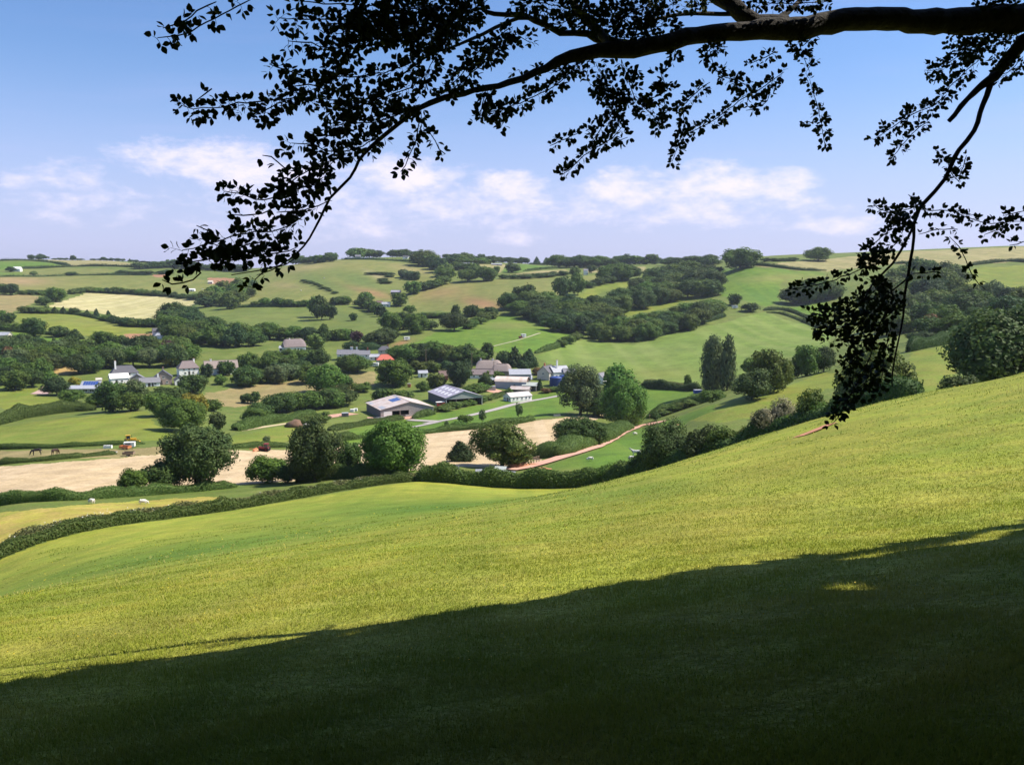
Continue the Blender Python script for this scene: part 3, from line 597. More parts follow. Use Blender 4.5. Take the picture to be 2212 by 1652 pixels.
# ---------------------------------------------------------------- trees one by one
T = tree_px
T(5,1690,1145,580,560,'round','dusk','biggest dark full tree standing alone at the left end of the straw field edge')
T(5,1150,1178,240,215,'bush','bright','bright green bush left of the biggest dark tree beside the straw field')
T(5,1390,1165,300,270,'bush','dark','dark bush tucked against the left side of the biggest dark tree')
T(6,260,1090,340,235,'bush','bright','bright topped bush left of the dark pointed tree beside the straw field')
T(6,440,1095,190,160,'bush','dark','dark low bush between the bright topped bush and the dark pointed tree')
T(6,675,1085,440,525,'oval','dusk','tall dark pointed tree in front of the farm, middle of the near row')
T(6,975,1040,240,290,'round','dark','small dark tree between the dark pointed tree and the bright round tree')
T(6,1335,1030,520,470,'round','bright','bright green round tree in the near row in front of the straw field')
T(7,410,955,570,410,'sparse','olive','thin crowned olive ash tree standing over the tin sheds')
T(7,480,955,330,190,'bush','mid','green undergrowth bush around the foot of the olive ash tree')
T(7,60,900,250,180,'conifer','pine','small dark spiky tree left of the olive ash tree')
T(7,1085,775,420,245,'round','dark','dark low spreading tree between straw field and pink track')
T(7,1065,810,150,80,'bush','lime','light green small bush at the foot of the dark spreading tree by the pink track')
T(7,1455,615,360,400,'round','bright','front half of the bright green tree pair right of the farm')
T(7,1420,470,350,380,'oval','bright','tall back half of the bright green tree pair right of the farm')
T(7,1085,520,420,410,'sparse','grey','greyish loose crowned tree just left of the bright green tree pair')
T(7,1230,530,260,200,'bush','dark','dark bush in the shade between the greyish tree and the bright pair')
T(7,1730,560,90,80,'bush','dark','dark small bush at the upper end of the pink track')
T(7,2008,275,65,110,'oval','mid','single small tree standing above the clipped hedge left of the poplars')
T(4,140,1035,190,375,'poplar','grey','taller left poplar of the two columns on the right')
T(4,238,1018,130,350,'poplar','grey','slimmer right poplar of the two columns on the right')
T(4,140,1100,170,90,'bush','mid','green bush at the foot of the poplars')
T(4,515,1040,250,290,'round','olive','yellow green tree in the hedge line right of the poplars')
T(4,400,1085,240,200,'bush','dusk','dark purplish bush just right of the poplars')
T(4,390,930,110,130,'round','lime','pale yellowish tree behind the dark bush right of the poplars')
T(4,590,1010,160,200,'bush','olive','olive bush right of the yellow green tree near the poplars')
T(4,770,925,175,205,'round','mid','rounded green tree in the hedge line left of the hanging twigs')
T(4,690,940,100,120,'bush','dark','dark bush at the left foot of the rounded green tree')
T(4,880,900,140,170,'round','dusk','dusky tree between the rounded green tree and the big olive tree')
T(4,1220,1110,640,620,'sparse','olive','big loose olive tree behind the hanging beech twigs',Y=128,var=1)
T(4,1050,1120,300,300,'bush','dark','dark bush at the left foot of the big loose olive tree',Y=112)
T(4,1470,1095,290,180,'bush','mid','low bright bush on the field brow right of the hanging twigs',Y=100)
T(4,1300,1120,170,150,'bush','lime','small light green bush on the field brow under the hanging twigs',Y=98)
T(4,2120,1140,860,680,'round','dusk','huge dark tree rising behind the brow at the right edge',Y=105)
T(4,1790,1060,260,220,'bush','dusk','dark lower bough bush at the left foot of the huge dark right tree',Y=92)
# bushes of the near hedge
for a in [(7,470,1120,170,120,'dark','dark clipped bush in front of the brown tin shed'),(7,740,1120,210,110,'mid','bush just right of the tin sheds in the near hedge'),(7,900,1120,190,110,'hedge','first olive bush of three low ones along the near hedge dip'),
          (7,1080,1118,150,110,'olive','yellowish low bush in the dip of the near hedge'),(7,1210,1112,170,140,'mid','rounded bush with sunny top right of the yellowish low bush'),(7,1370,1105,200,160,'bright','taller sunny topped bush before the hedge climbs right'),
          (7,1530,1080,200,170,'dark','dark bush where the near hedge starts to climb'),(7,1640,1060,240,230,'dark','broad dark bush left of the tall hedge tree'),(7,1820,1040,330,400,'dusk','tall dark bush crowning the climbing hedge'),
          (4,70,1366,200,230,'dusk','dark brown green hedge tree left of the cream blossom bush'),(4,250,1366,210,190,'mid','fresh green bush left of the cream blossom bush'),(4,380,1350,150,150,'olive','olive bush touching the cream blossom bush'),
          (4,560,1330,240,240,'blossom','bush dotted with cream blossom in the climbing hedge'),(4,700,1250,150,150,'lime','light green bush right of the cream blossom bush'),(4,790,1230,170,260,'sparse','loose crowned young tree right of the cream blossom bush'),(4,900,1200,180,150,'mid','last green bush where the red soil shows by the hedge')]:
    k, u, v, w, h, lf, lab = a; kd = 'bush'
    U, VV = cc(k, (u, v)); yy = float(np.interp(U, [900,1100,1300,1420,1500,1650,1800,2050], [126,123,119,109,103,95,87,77]))+3.0
    if lf == 'sparse': kd, lf = 'sparse', 'olive'
    if lf == 'hedge': lf = 'olive'
    T(k, u, v, w*1.25, h*1.15, kd, lf, lab, Y=yy)
for (k,u,v,w,h,lab) in [(7,240,575,70,110,'small thin sapling in the grass left of the white hut lane'),(7,555,530,75,120,'small thin sapling in the grass below the white hut'),(6,1805,620,45,60,'tiny sapling above the hedge below the lane fork'),(6,255,760,70,70,'small ragged sapling behind the red tractor')]: T(k,u,v,w,h,'sparse','grey',lab)

# ---------------------------------------------------------------- single trees of the middle distance
for a in [
 (1,270,172,62,40,'wide','dark','left tree of the windswept pair on the far left skyline'),(1,355,170,100,44,'wide','dark','right and larger tree of the windswept pair on the far left skyline'),
 (1,630,178,52,42,'round','dark','round lone tree on the far left skyline hedge'),(1,890,193,48,32,'round','dark','small round tree right of centre on the far left skyline'),(1,1118,213,22,30,'conifer','pine','tiny pointed tree on the far left skyline'),
 (1,95,302,80,46,'bush','dark','dark tree clump beside the tiny white house on the far left hill'),(1,620,332,100,34,'bush','dark','dark bush on the straight hedge above the tan field'),(1,290,330,60,36,'bush','olive','pale bush above the straight hedge on the left hill'),
 (1,20,497,100,95,'round','dark','dark round tree at the left edge above the brown field'),(1,105,500,115,98,'round','pine','darkest round tree next to the left edge above the brown field'),
 (1,480,560,195,125,'round','mid','large rounded tree at the upper left corner of the hay field'),(1,380,588,110,75,'bush','dark','bush at the left corner of the hay field'),
 (1,830,697,62,88,'conifer','pine','left pointed conifer at the lower edge of the hay field'),(1,935,692,58,68,'conifer','pine','right pointed conifer at the lower edge of the hay field'),(1,470,658,75,62,'conifer','dark','squat pointed tree left along the lower hay field hedge'),(1,545,662,64,66,'conifer','pine','middle pointed tree along the lower hay field hedge'),(1,640,668,90,62,'bush','dark','bush among pointed trees along the lower hay field hedge'),(1,750,672,55,50,'conifer','dark','small pointed tree along the lower hay field hedge'),
 (1,295,852,200,155,'round','dark','big dark tree in the hedge under the dome field'),(1,505,858,150,92,'round','dusk','dusky tree right of the big dark one under the dome field'),(1,640,875,140,90,'conifer','dark','pointed tree at the right end of the hedge under the dome field'),
 (1,885,925,180,115,'round','mid','green tree left of the red bare bank in the left valley'),(1,1040,965,150,120,'round','dark','dark tree under the red bare bank in the left valley'),(1,1270,970,170,110,'round','mid','tree directly below the red bare bank'),
 (1,470,965,90,105,'conifer','pine','dark pointed conifer above the left village wood'),(1,1455,1035,140,150,'oval','copper','purple leaved tree behind the left cottages'),(1,75,1110,110,170,'round','rust','reddish brown tree at the left edge of the valley'),(1,1560,1060,120,130,'round','gold','yellow green tree behind the purple roofed cottage'),(1,960,1060,140,130,'round','olive','yellowish tree in the left village wood'),(1,1470,1110,170,110,'bush','gold','yellowish bush left of the purple roofed cottage'),
 (5,490,340,190,160,'wide','pine','flat topped dark cedar beside the pink drive'),(5,620,400,190,115,'bush','mid','bush below the glass roofed building'),(5,640,240,90,60,'bush','gold','yellow flowering shrub left of the solar panels'),(5,672,268,36,42,'bush','gold','small bright yellow shrub beside the solar panels'),(5,420,230,140,100,'bush','mid','green bush above the pink drive'),
 (5,975,480,280,255,'round','dark','broad dark tree in front of the white house with big chimney'),(5,1190,470,220,260,'sparse','grey','greyish loose tree in front of the stone garage'),(5,1130,485,220,170,'round','mid','rounded green tree between broad dark tree and greyish tree'),(5,840,440,200,120,'bush','mid','bush left of the broad dark village tree'),
 (5,1440,420,320,150,'bush','dark','low dark clump below the white gabled shed'),(5,1660,335,230,175,'round','dark','dark tree standing right of the white gabled shed'),(5,1390,530,250,210,'round','mid','mid green tree left of the golden tree'),(5,1690,560,220,230,'round','gold','golden green tree in the valley hedge'),(5,1560,650,370,280,'round','mid','large rounded tree in front of the golden tree'),(5,1830,480,150,110,'bush','mid','green bush right of the golden tree'),
 (5,1880,640,150,150,'round','dusk','dark tree right of the big valley trees by the bank path'),(5,2100,405,70,70,'round','dark','small round tree in the brown field'),(5,1900,250,110,90,'bush','mid','bush below the tree hidden long house'),(5,2080,250,90,70,'bush','mid','round bush in the garden of the long house'),(5,1945,175,150,130,'round','dark','dark tree right in front of the long thatched house'),(5,1780,190,110,120,'round','pine','dark tree at the left end of the long thatched house'),
 (2,730,715,160,200,'oval','dark','tallest tree of the dark clump in the middle green field'),(2,680,690,130,180,'round','mid','left tree of the dark clump in the middle green field'),(2,800,710,110,130,'round','pine','right low tree of the dark clump in the middle green field'),(2,1003,722,68,68,'round','dark','single small round tree in the middle green field'),
 (2,1110,582,125,110,'round','mid','round tree at the right end of the hill foot hedge'),(2,1400,595,160,115,'round','mid','round tree beside the white roofed farm in the side valley'),(2,1510,492,160,110,'round','mid','rounded tree at the foot of the scrub gully'),
 (2,1330,825,220,180,'round','mid','biggest tree of the clump in the side valley'),(2,1430,800,190,155,'round','dark','dark tree behind the biggest clump tree in the side valley'),(2,1550,830,210,165,'round','mid','right tree of the clump in the side valley'),(2,1660,800,125,90,'bush','dusk','dusky bush at the right end of the side valley clump'),(2,1490,655,100,70,'bush','mid','bush above the side valley clump'),
 (2,1870,805,240,150,'round','dusk','dark broad tree on the tan strip right of the side valley'),(2,1885,720,90,130,'oval','dark','tall tree behind the dark broad one right of the side valley'),(2,2015,690,115,100,'round','dark','round dark tree on the hedge under the reddish dome'),
 (2,745,905,110,155,'oval','dark','upright dark tree below the middle green field'),(2,1027,912,112,105,'round','copper','purple leaved round tree in the middle of the village'),(2,1120,912,95,75,'bush','grey','pale greyish bush right of the purple round tree'),(2,985,1005,125,115,'bush','pine','dark evergreen next to the conifer hedge'),(2,670,960,170,125,'round','olive','olive tree behind the purple roofed house'),
 (2,470,1090,180,130,'round','olive','olive garden tree below the purple roofed house'),(2,255,1170,140,90,'bush','rust','brownish bush in the village gardens'),
 (2,1345,1285,345,235,'round','bright','bright broad tree below the red roofed bungalow'),(2,770,1345,310,245,'round','bright','bright full tree in the middle of the valley hedges'),(2,920,1310,150,130,'round','dark','dark tree behind the bright full tree in the valley hedges'),(2,1915,1285,225,225,'round','pine','very dark dense round evergreen left of the thatched farmhouse'),(2,1715,1300,165,125,'round','olive','olive tree behind the grey barn'),(2,1600,1330,110,90,'bush','mid','small bush left of the olive tree behind the grey barn'),(2,2155,1060,120,145,'round','dark','dark round tree behind the thatched farmhouse'),
 (3,285,1060,130,148,'round','dark','round dark tree left of the dark conifers by the farmhouse'),(3,430,1110,140,130,'round','dusk','dusky tree left of the farm conifers'),(3,520,1115,160,185,'conifer','pine','broad dark conifer behind the farm'),(3,640,1120,180,170,'conifer','pine','darkest conifer right behind the arched barn'),(3,590,1160,110,100,'bush','pine','dark low evergreen at the foot of the farm conifers'),(3,710,1190,90,70,'bush','rust','brownish bush beside the farmhouse'),(3,735,1320,60,110,'conifer','pine','narrow dark conifer at the end of the arched barn'),
 (3,560,600,150,170,'round','dark','left tall tree at the tip of the long wood'),(3,640,610,140,205,'oval','dark','tallest tree at the tip of the long wood'),(3,940,520,175,175,'round','dark','dark tree standing in the dome field edge by the wood'),(3,1065,500,140,180,'oval','mid','upright tree right of the one in the dome field edge'),(3,335,690,90,80,'round','dark','dark tree left of the long wood tip'),(3,160,690,110,105,'round','dark','dark round tree at the right of the reddish dome hedge'),
 (3,500,305,135,78,'wide','dark','dark tree with open base in the field under the centre skyline'),(3,300,378,150,110,'round','mid','round tree left under the centre skyline fields'),(3,365,305,60,52,'round','mid','small tree above the round one under the centre skyline'),(3,1035,340,100,80,'round','mid','round tree beside the tiny white tower house'),(3,1180,310,80,70,'round','dark','dark round tree right of the tiny white tower house'),
 (3,710,222,62,68,'conifer','pine','left of two stout conifers on the centre skyline'),(3,792,222,62,64,'conifer','pine','right of two stout conifers on the centre skyline'),(3,80,158,45,28,'round','dark','lone crown poking above the centre skyline row'),(3,237,200,70,62,'round','dark','round crown left in the centre skyline row'),
 (4,325,212,255,135,'round','mid','large domed tree on the skyline right of centre'),(4,845,158,180,88,'wide','mid','flat based tree alone on the right skyline'),(4,120,195,90,62,'round','dark','smaller tree left of the large domed skyline tree'),
 (4,285,455,95,78,'round','dark','dark round tree behind the small white van on the right hill'),(4,390,495,120,60,'bush','dark','bush right of the small white van on the right hill'),
 (4,1530,705,180,80,'bush','pine','darkest low bush at the foot of the right wood'),(4,1580,640,130,130,'round','rust','reddish brown tree in the right wood'),(4,1400,600,130,250,'oval','grey','tall greyish tree at the left of the right wood'),
]:
    T(*a)
# ---------------------------------------------------------------- rows and woods of look-alike trees
M3 = ['dark','mid','mid','olive','dark','pine']; RB = ['round','bush','round']; BB = ['bush']; RO = ['round','oval','round','wide']
for a in [
 (1,[(460,180),(720,182)],6,(40,60),(12,20),BB,['dark'],'low bush in the hedge on the far left skyline','bushes of the far left skyline hedge'),
 (1,[(790,188),(1060,208),(1500,245)],14,(40,60),(14,26),BB,['dark','pine'],'small dark bush on the falling end of the far left skyline','bushes of the falling far left skyline'),
 (1,[(1180,275),(1450,262),(1700,285),(2140,300)],14,(110,150),(45,65),RB,['dark','pine'],'dark tree in the wood band below the left skyline','trees of the wood band below the left skyline'),
 (1,[(1020,318),(1300,325),(1500,318)],6,(80,120),(28,40),BB,['dark'],'low dark tree in front of the wood band below the left skyline','low trees before the left wood band'),
 (1,[(180,497),(410,500)],4,(70,100),(38,52),BB,M3,'bush in the short hedge row above the brown field','bushes above the brown field'),
 (1,[(600,495),(760,475),(960,484),(1400,512),(1720,545)],18,(70,110),(38,55),BB,M3,'bush in the hedgerow above the hay field','bushes of the hedgerow above the hay field'),
 (1,[(200,655),(410,660)],4,(95,125),(56,66),BB,M3,'bush at the left end of the hedgerow below the hay field','bushes left below the hay field'),
 (1,[(900,715),(1020,755),(1130,770),(1390,775)],8,(95,140),(60,85),RB,M3,'full bush at the right end of the hedgerow below the hay field','bushes right below the hay field'),
 (1,[(-20,725),(100,745)],2,(100,120),(80,100),RB,M3,'dark tree at the left edge below the brown field','trees at the left edge below the brown field'),
 (1,[(-20,800),(190,810)],3,(100,130),(70,90),RB,M3,'dark tree at the left end of the hedge under the dome field','trees left under the dome field'),
 (2,[(480,232),(700,222),(850,208)],9,(90,120),(50,72),RB,['dark','mid'],'tree on the skyline behind the beech twigs, left of the big hill top','skyline trees left of the big hill top'),
 (2,[(1000,178),(1240,172)],4,(115,140),(70,95),RO,['dark','mid'],'large crown in the skyline clump on top of the big hill','skyline clump on the big hill'),
 (2,[(1290,172),(1700,165)],6,(75,110),(40,62),RO,['dark','mid'],'tree in the skyline row right of the hill top clump','skyline row right of the hill top clump'),
 (2,[(1400,150),(1480,152)],2,(70,80),(55,72),['round'],['dark'],'tall crown standing above the hill top row','tall crowns of the hill top row'),
 (2,[(1740,165),(1960,172),(2130,182)],4,(60,80),(36,44),['round'],['dark'],'small round crown on the skyline right of the hill top','small round crowns right of the hill top'),
 (2,[(1500,222),(1800,235),(2212,228)],12,(110,150),(45,66),RB,['dark','mid','pine'],'tree in the dark band just below the skyline at centre','trees of the dark band below the centre skyline'),
 (2,[(1560,240),(1700,265),(1780,330),(1800,400)],7,(130,170),(95,125),RB,M3,'tree in the wooded gully dropping from the skyline','trees of the wooded gully'),
 (2,[(1880,262),(2000,300),(2100,325)],4,(120,150),(60,85),RB,M3,'tree in the hedge right of the wooded gully','trees right of the wooded gully'),
 (2,[(1920,385),(2190,378)],2,(170,190),(110,125),['round'],['mid'],'round tree on the upper edge of the reddish dome field','round trees above the reddish dome'),
 (2,[(1580,470),(1680,440),(1790,400)],5,(95,130),(60,80),RB,M3,'tree in the hedge climbing beside the scrub gully','trees beside the scrub gully'),
 (2,[(1400,345),(1480,362),(1560,375)],5,(70,110),(50,75),RB,['grey','dusk','dark'],'scrubby grey tree on the side of the big hill','scrub trees of the big hill'),
 (2,[(1120,320),(1350,330),(1230,380),(1330,410)],8,(60,90),(20,32),BB,['dusk','dark'],'low scrub bush by the pale scar on the big hill','scrub bushes of the big hill'),
 (2,[(560,375),(620,395),(690,418),(760,450),(850,490)],9,(50,80),(14,22),BB,['dark'],'low dark gorse bush in the diagonal line on the big hill','gorse bushes of the big hill'),
 (2,[(150,600),(380,592),(400,600),(650,598)],9,(90,120),(50,70),RB,M3,'tree in the hedgerow at the foot of the big hill','trees of the hill foot hedgerow'),
 (2,[(850,585),(960,580)],3,(85,110),(60,75),RB,M3,'tree right of the dark clump along the hill foot hedge','trees right along the hill foot hedge'),
 (2,[(1060,600),(1160,640),(1260,700)],6,(100,130),(80,105),RB,M3,'tree in the dark line bending down into the side valley','trees of the bending dark line'),
 (2,[(1570,695),(1790,695)],6,(70,95),(40,55),BB,M3,'bush in the hedge below the reddish dome','bushes below the reddish dome'),
 (2,[(2100,660),(2212,650)],2,(75,90),(45,60),RB,M3,'small tree at the right end of the hedge below the reddish dome','small trees right below the dome'),
 (2,[(1980,795),(2080,750),(2190,700)],5,(90,120),(60,80),BB,['mid','olive'],'bushy shrub beside the tan strip under the reddish dome','shrubs beside the tan strip'),
 (2,[(-10,870),(200,870),(400,880),(650,885)],10,(150,190),(95,125),RO,M3+['dusk'],'tree in the belt below the middle green field','tree belt below the middle green field'),
 (2,[(820,890),(960,890)],3,(130,160),(80,100),RO,M3,'tree between upright tree and purple tree in the village','trees beside the purple village tree'),
 (2,[(1190,930),(1330,900)],3,(160,200),(110,130),RO,['dark','dusk'],'dark tree at the right of the village conifer hedge','dark trees right of the conifer hedge'),
 (2,[(880,1165),(1070,1165)],2,(190,210),(130,150),['round'],['dark','mid'],'dark garden tree in front of the terraced houses','dark garden trees of the terrace'),
 (2,[(1360,1080),(1700,1060),(2080,1085)],11,(180,220),(130,165),RO,M3,'tree in the thick belt behind the farm','tree belt behind the farm'),
 (2,[(1500,1180),(1700,1150),(1850,1150)],4,(120,150),(80,100),BB,M3,'garden bush around the little white hut above the grey barn','garden bushes around the little hut'),
 (6,[(300,500),(480,470),(640,460),(800,450),(960,420)],7,(210,260),(150,185),['bush','round'],['dark','mid','mid'],'rounded tree in the thick hedge left of the rusty roofed barn','trees of the thick hedge left of the barn'),
 (6,[(130,590),(200,540)],2,(190,220),(130,150),['bush'],['mid','dark'],'bush at the left end of the thick barn hedge','bushes at the left of the barn hedge'),
 (6,[(50,405),(205,405)],2,(90,150),(65,92),['round'],['dark'],'round dark tree in the brown field left of the barn hedge','round trees in the brown field'),
 (6,[(1170,410),(1320,385),(1470,390)],3,(140,165),(95,120),['round'],['mid','olive','dark'],'tree peeping over the rusty barn roof','trees behind the rusty barn'),
 (6,[(1000,305),(1120,310)],2,(110,140),(60,75),BB,['mid','olive'],'low bush above the pale patch behind the rusty barn','bushes above the pale patch'),
 (6,[(560,610),(700,575),(780,580)],3,(130,170),(80,100),BB,['mid','olive'],'bush on the bank beside the farmyard entrance','bushes of the farmyard bank'),
 (6,[(1750,490),(1900,445),(2050,415),(2190,370)],6,(110,150),(45,65),BB,['mid','olive'],'bush on the rough bank below the grey barn','bushes below the grey barn'),
 (6,[(1900,640),(1980,560)],2,(100,130),(60,80),BB,['mid'],'small bush above the hedge beneath the lane','bushes beneath the lane'),
 (6,[(1990,330),(2130,300)],3,(150,190),(70,95),BB,['mid','lime'],'light green bush right of the very dark evergreen','light bushes by the dark evergreen'),
 (7,[(460,350),(500,320)],2,(60,80),(50,70),BB,['mid'],'small shrub beside the white hut','shrubs beside the white hut'),
 (7,[(250,195),(400,190)],3,(80,100),(45,55),BB,['lime','mid'],'garden shrub in front of the thatched farmhouse','shrubs of the thatched farmhouse'),
 (7,[(780,320),(900,300)],3,(80,110),(35,48),BB,['olive','rust'],'brownish shrub below the blue tanks','shrubs below the blue tanks'),
 (7,[(790,860),(1000,800)],3,(140,170),(50,70),BB,['mid','olive'],'low shrub on the bank above the pink track','shrubs above the pink track'),
 (7,[(1800,510),(2100,410)],4,(110,150),(45,60),BB,['olive','mid'],'shrub on the bank beyond the pink track end','shrubs beyond the pink track'),
 (3,[(-10,205),(140,195)],4,(90,110),(52,66),RO,M3,'crown in the left part of the centre skyline row','left crowns of the centre skyline row'),
 (3,[(290,218),(440,220),(640,222)],9,(60,80),(42,54),['oval','round'],['dark','pine'],'upright tree of the even row on the centre skyline','even row on the centre skyline'),
 (3,[(850,262),(1100,262),(1340,262)],7,(180,220),(85,110),RO,['mid','dark'],'big round crown in the row left of the skyline gap','crowns left of the skyline gap'),
 (3,[(1400,236),(1560,236),(1750,236)],5,(150,180),(66,80),RO,['mid','dark'],'round crown in the skyline row right of the gap','crowns right of the skyline gap'),
 (3,[(1800,248),(1940,245),(2100,248),(2240,240)],5,(150,190),(62,82),RO,['mid','dark'],'crown in the skyline row leading to the domed tree','crowns leading to the domed tree'),
 (3,[(1290,375),(1420,378),(1540,365)],4,(190,220),(125,150),RO,['mid','dark'],'large round tree in front of the skyline at right of centre','large round trees before the skyline'),
 (3,[(1140,440),(1260,410),(1350,390)],4,(100,140),(50,70),BB,['dusk','dark'],'scrubby bush along the upper glade','scrub of the upper glade'),
 (3,[(400,360),(560,362),(760,352),(960,330)],8,(80,110),(32,50),BB,['dusk','dark'],'bush in the hedge under the tan strip at centre','bushes under the tan strip'),
 (3,[(880,965),(1080,870)],3,(80,130),(50,70),BB,['mid','olive'],'bush in the narrow hedge above the farmhouse','bushes above the farmhouse'),
 (4,[(470,165),(700,160)],5,(60,90),(20,26),BB,['dark'],'low bush on the skyline between the two lone trees','low bushes between the lone skyline trees'),
 (4,[(10,345),(120,320),(170,360)],4,(130,160),(110,140),RO,['dusk','dark'],'tree at the dark right end of the upper wood','right end of the upper wood'),
 (4,[(640,445),(760,440),(860,420),(960,400)],6,(150,180),(110,150),RO,['dark','mid'],'tree in the clump left behind the hanging twigs','clump behind the hanging twigs'),
]: row(*a)
GL = [[(1030,520),(1200,440),(1580,368),(1570,402),(1300,475),(1100,540)],[(1400,665),(1620,588),(2085,503),(2100,522),(1850,605),(1500,690)]]
for a in [
 (1,[(1690,560),(1900,440),(2140,390),(2180,440),(2090,550),(1900,590)],9,(130,170),(95,130),RO,M3,'tree in the diagonal wood right of the hay field','diagonal wood right of the hay field'),
 (1,[(1400,740),(1470,640),(1640,650),(1800,720),(1990,780),(2212,790),(2212,880),(1980,890),(1700,880),(1500,830)],17,(180,230),(130,170),RO,M3+['dusk'],'tree in the big wood between hay field and village','big wood above the village'),
 (1,[(-20,930),(250,900),(480,930),(900,970),(1030,960),(1330,930),(1500,920),(1700,970),(1690,1000),(1520,1030),(1200,1045),(1000,1040),(700,1130),(650,1080),(350,1090),(320,1230),(-20,1240)],40,(170,230),(140,190),RO+['sparse'],M3+['dusk','grey'],'tree in the wood around the left cottages','wood around the left cottages'),
 (2,[(-10,1100),(130,1060),(300,1040),(560,1020),(700,1040),(730,1150),(600,1180),(300,1200),(100,1230)],13,(180,220),(130,165),RO,M3+['grey'],'garden tree between the left cottages and the terrace','garden trees left of the terrace'),
 (3,[(440,600),(470,540),(600,560),(700,540),(850,530),(1000,560),(1300,540),(1460,450),(1640,380),(1700,300),(2000,270),(2212,290),(2212,440),(2080,480),(1600,580),(1470,660),(1280,670),(1150,760),(880,770),(640,650)],46,(170,220),(110,150),RO,M3+['dusk'],'tree in the long wood up the hillside at centre right','long hillside wood',.5,GL),
 (3,[(1180,830),(1260,770),(1500,730),(1850,650),(2100,560),(2230,580),(2230,680),(1850,790),(1560,850)],24,(160,210),(105,140),RO,M3+['olive'],'tree in the lower strip of wood above the great pale field','lower strip of the hillside wood',.5,GL),
 (4,[(1180,470),(1350,290),(1640,200),(1750,240),(1740,340),(1900,350),(2230,400),(2230,500),(1950,560),(1620,620),(1450,640),(1250,600)],26,(190,240),(140,180),RO+['sparse'],M3+['grey','olive'],'tree in the right hand wood behind the hanging twigs','right hand wood'),
]: wood(*a)
print('trees', N_TREES)
# ---------------------------------------------------------------- building kit
def bx(cx, cy, cz, sx, sy, sz):
    """box standing on cz"""
    V = np.array([(cx+a*sx/2, cy+b*sy/2, cz+c*sz) for c in (0, 1) for b in (-1, 1) for a in (-1, 1)])
    return V, np.array([(0, 2, 3, 1), (4, 5, 7, 6), (0, 1, 5, 4), (1, 3, 7, 5), (3, 2, 6, 7), (2, 0, 4, 6)])
def poly(pts):
    """one flat n-gon split to a fan"""
    V = np.array(pts, float); return V, np.array([(0, i, i+1) for i in range(1, len(V)-1)])
def slab(q, th):
    """four corners given a thickness downwards"""
    q = np.array(q, float); n = np.cross(q[1]-q[0], q[3]-q[0]); n /= np.linalg.norm(n); n = n if n[2] > 0 else -n; V = np.concatenate([q, q-n*th])
    return V, np.array([(0, 1, 2, 3), (7, 6, 5, 4), (0, 4, 5, 1), (1, 5, 6, 2), (2, 6, 7, 3), (3, 7, 4, 0)])
def thing(name, label, cat, loc, rz=0.0, group=None):
    e = link(bpy.data.objects.new(name, None)); e.location = loc; e.rotation_euler.z = R(rz); e.empty_display_size = .5; return tag(e, label, cat, group)
def part(parent, name, shapes, mat, smooth=False, label=None):
    mats = mat if isinstance(mat, list) else [mat]
    o = link(bpy.data.objects.new(name, np_mesh(name, [(s[0], s[1], (s[2] if len(s) > 2 else 0), smooth) for s in shapes], mats)), parent)
    if label: o['label'] = label
    return o
sm = simple_mat
WHITE = sm('lime_wash', (.84,.83,.80), .8, noise=((.74,.72,.67), 1.2, .5)); CREAM = sm('cream_render', (.62,.56,.48), .85, noise=((.5,.44,.36), 1.2, .6))
PINKST = sm('pink_stone', (.38,.29,.25), .9, noise=((.28,.22,.19), 2.5, .8), bump=.5); SLATE = sm('slate', (.17,.17,.19), .6, noise=((.24,.23,.25), 1.5, .7), bump=.3); DSLATE = sm('dark_slate', (.085,.085,.10), .6, noise=((.13,.12,.13), 1.5, .7), bump=.3)
THATCH = sm('old_thatch', (.235,.19,.185), .95, noise=((.17,.135,.13), 2.0, .8), bump=.6); PTHATCH = sm('pale_thatch', (.33,.265,.235), .95, noise=((.25,.20,.18), 2.0, .8), bump=.6)
REDT = sm('red_tile', (.52,.13,.085), .7, noise=((.42,.11,.08), 2.0, .7), bump=.3); BRICK = sm('red_brick', (.40,.15,.09), .85, noise=((.32,.12,.08), 3, .7)); BROWNT = sm('brown_tile', (.17,.115,.10), .8, noise=((.22,.15,.13), 2, .7))
GLASS = sm('window_glass', (.03,.04,.05), .12, spec=.6); FRAMEW = sm('white_frame', (.78,.78,.76), .5); DOORB = sm('dark_door', (.06,.05,.045), .5); GREYR = sm('pale_roof_sheet', (.36,.37,.41), .55, noise=((.27,.28,.31), .8, .7)); BLUEP = sm('solar_glass', (.035,.075,.26), .2, spec=.5, noise=((.06,.11,.33), 2, .6))
TIN = sm('tin_sheet', (.34,.355,.37), .5, .2, noise=((.22,.21,.20), .9, .8)); RUSTR = sm('rusty_sheet', (.50,.44,.42), .75, noise=((.40,.30,.255), .35, .9), bump=.2); BOARD = sm('grey_boards', (.30,.265,.245), .85, noise=((.44,.41,.39), 1.6, .8)); VIOLR = sm('violet_sheet', (.30,.285,.35), .6, noise=((.36,.33,.39), .5, .7)); DIRTW = sm('dark_sheet', (.13,.125,.13), .8, noise=((.19,.175,.17), .8, .7))
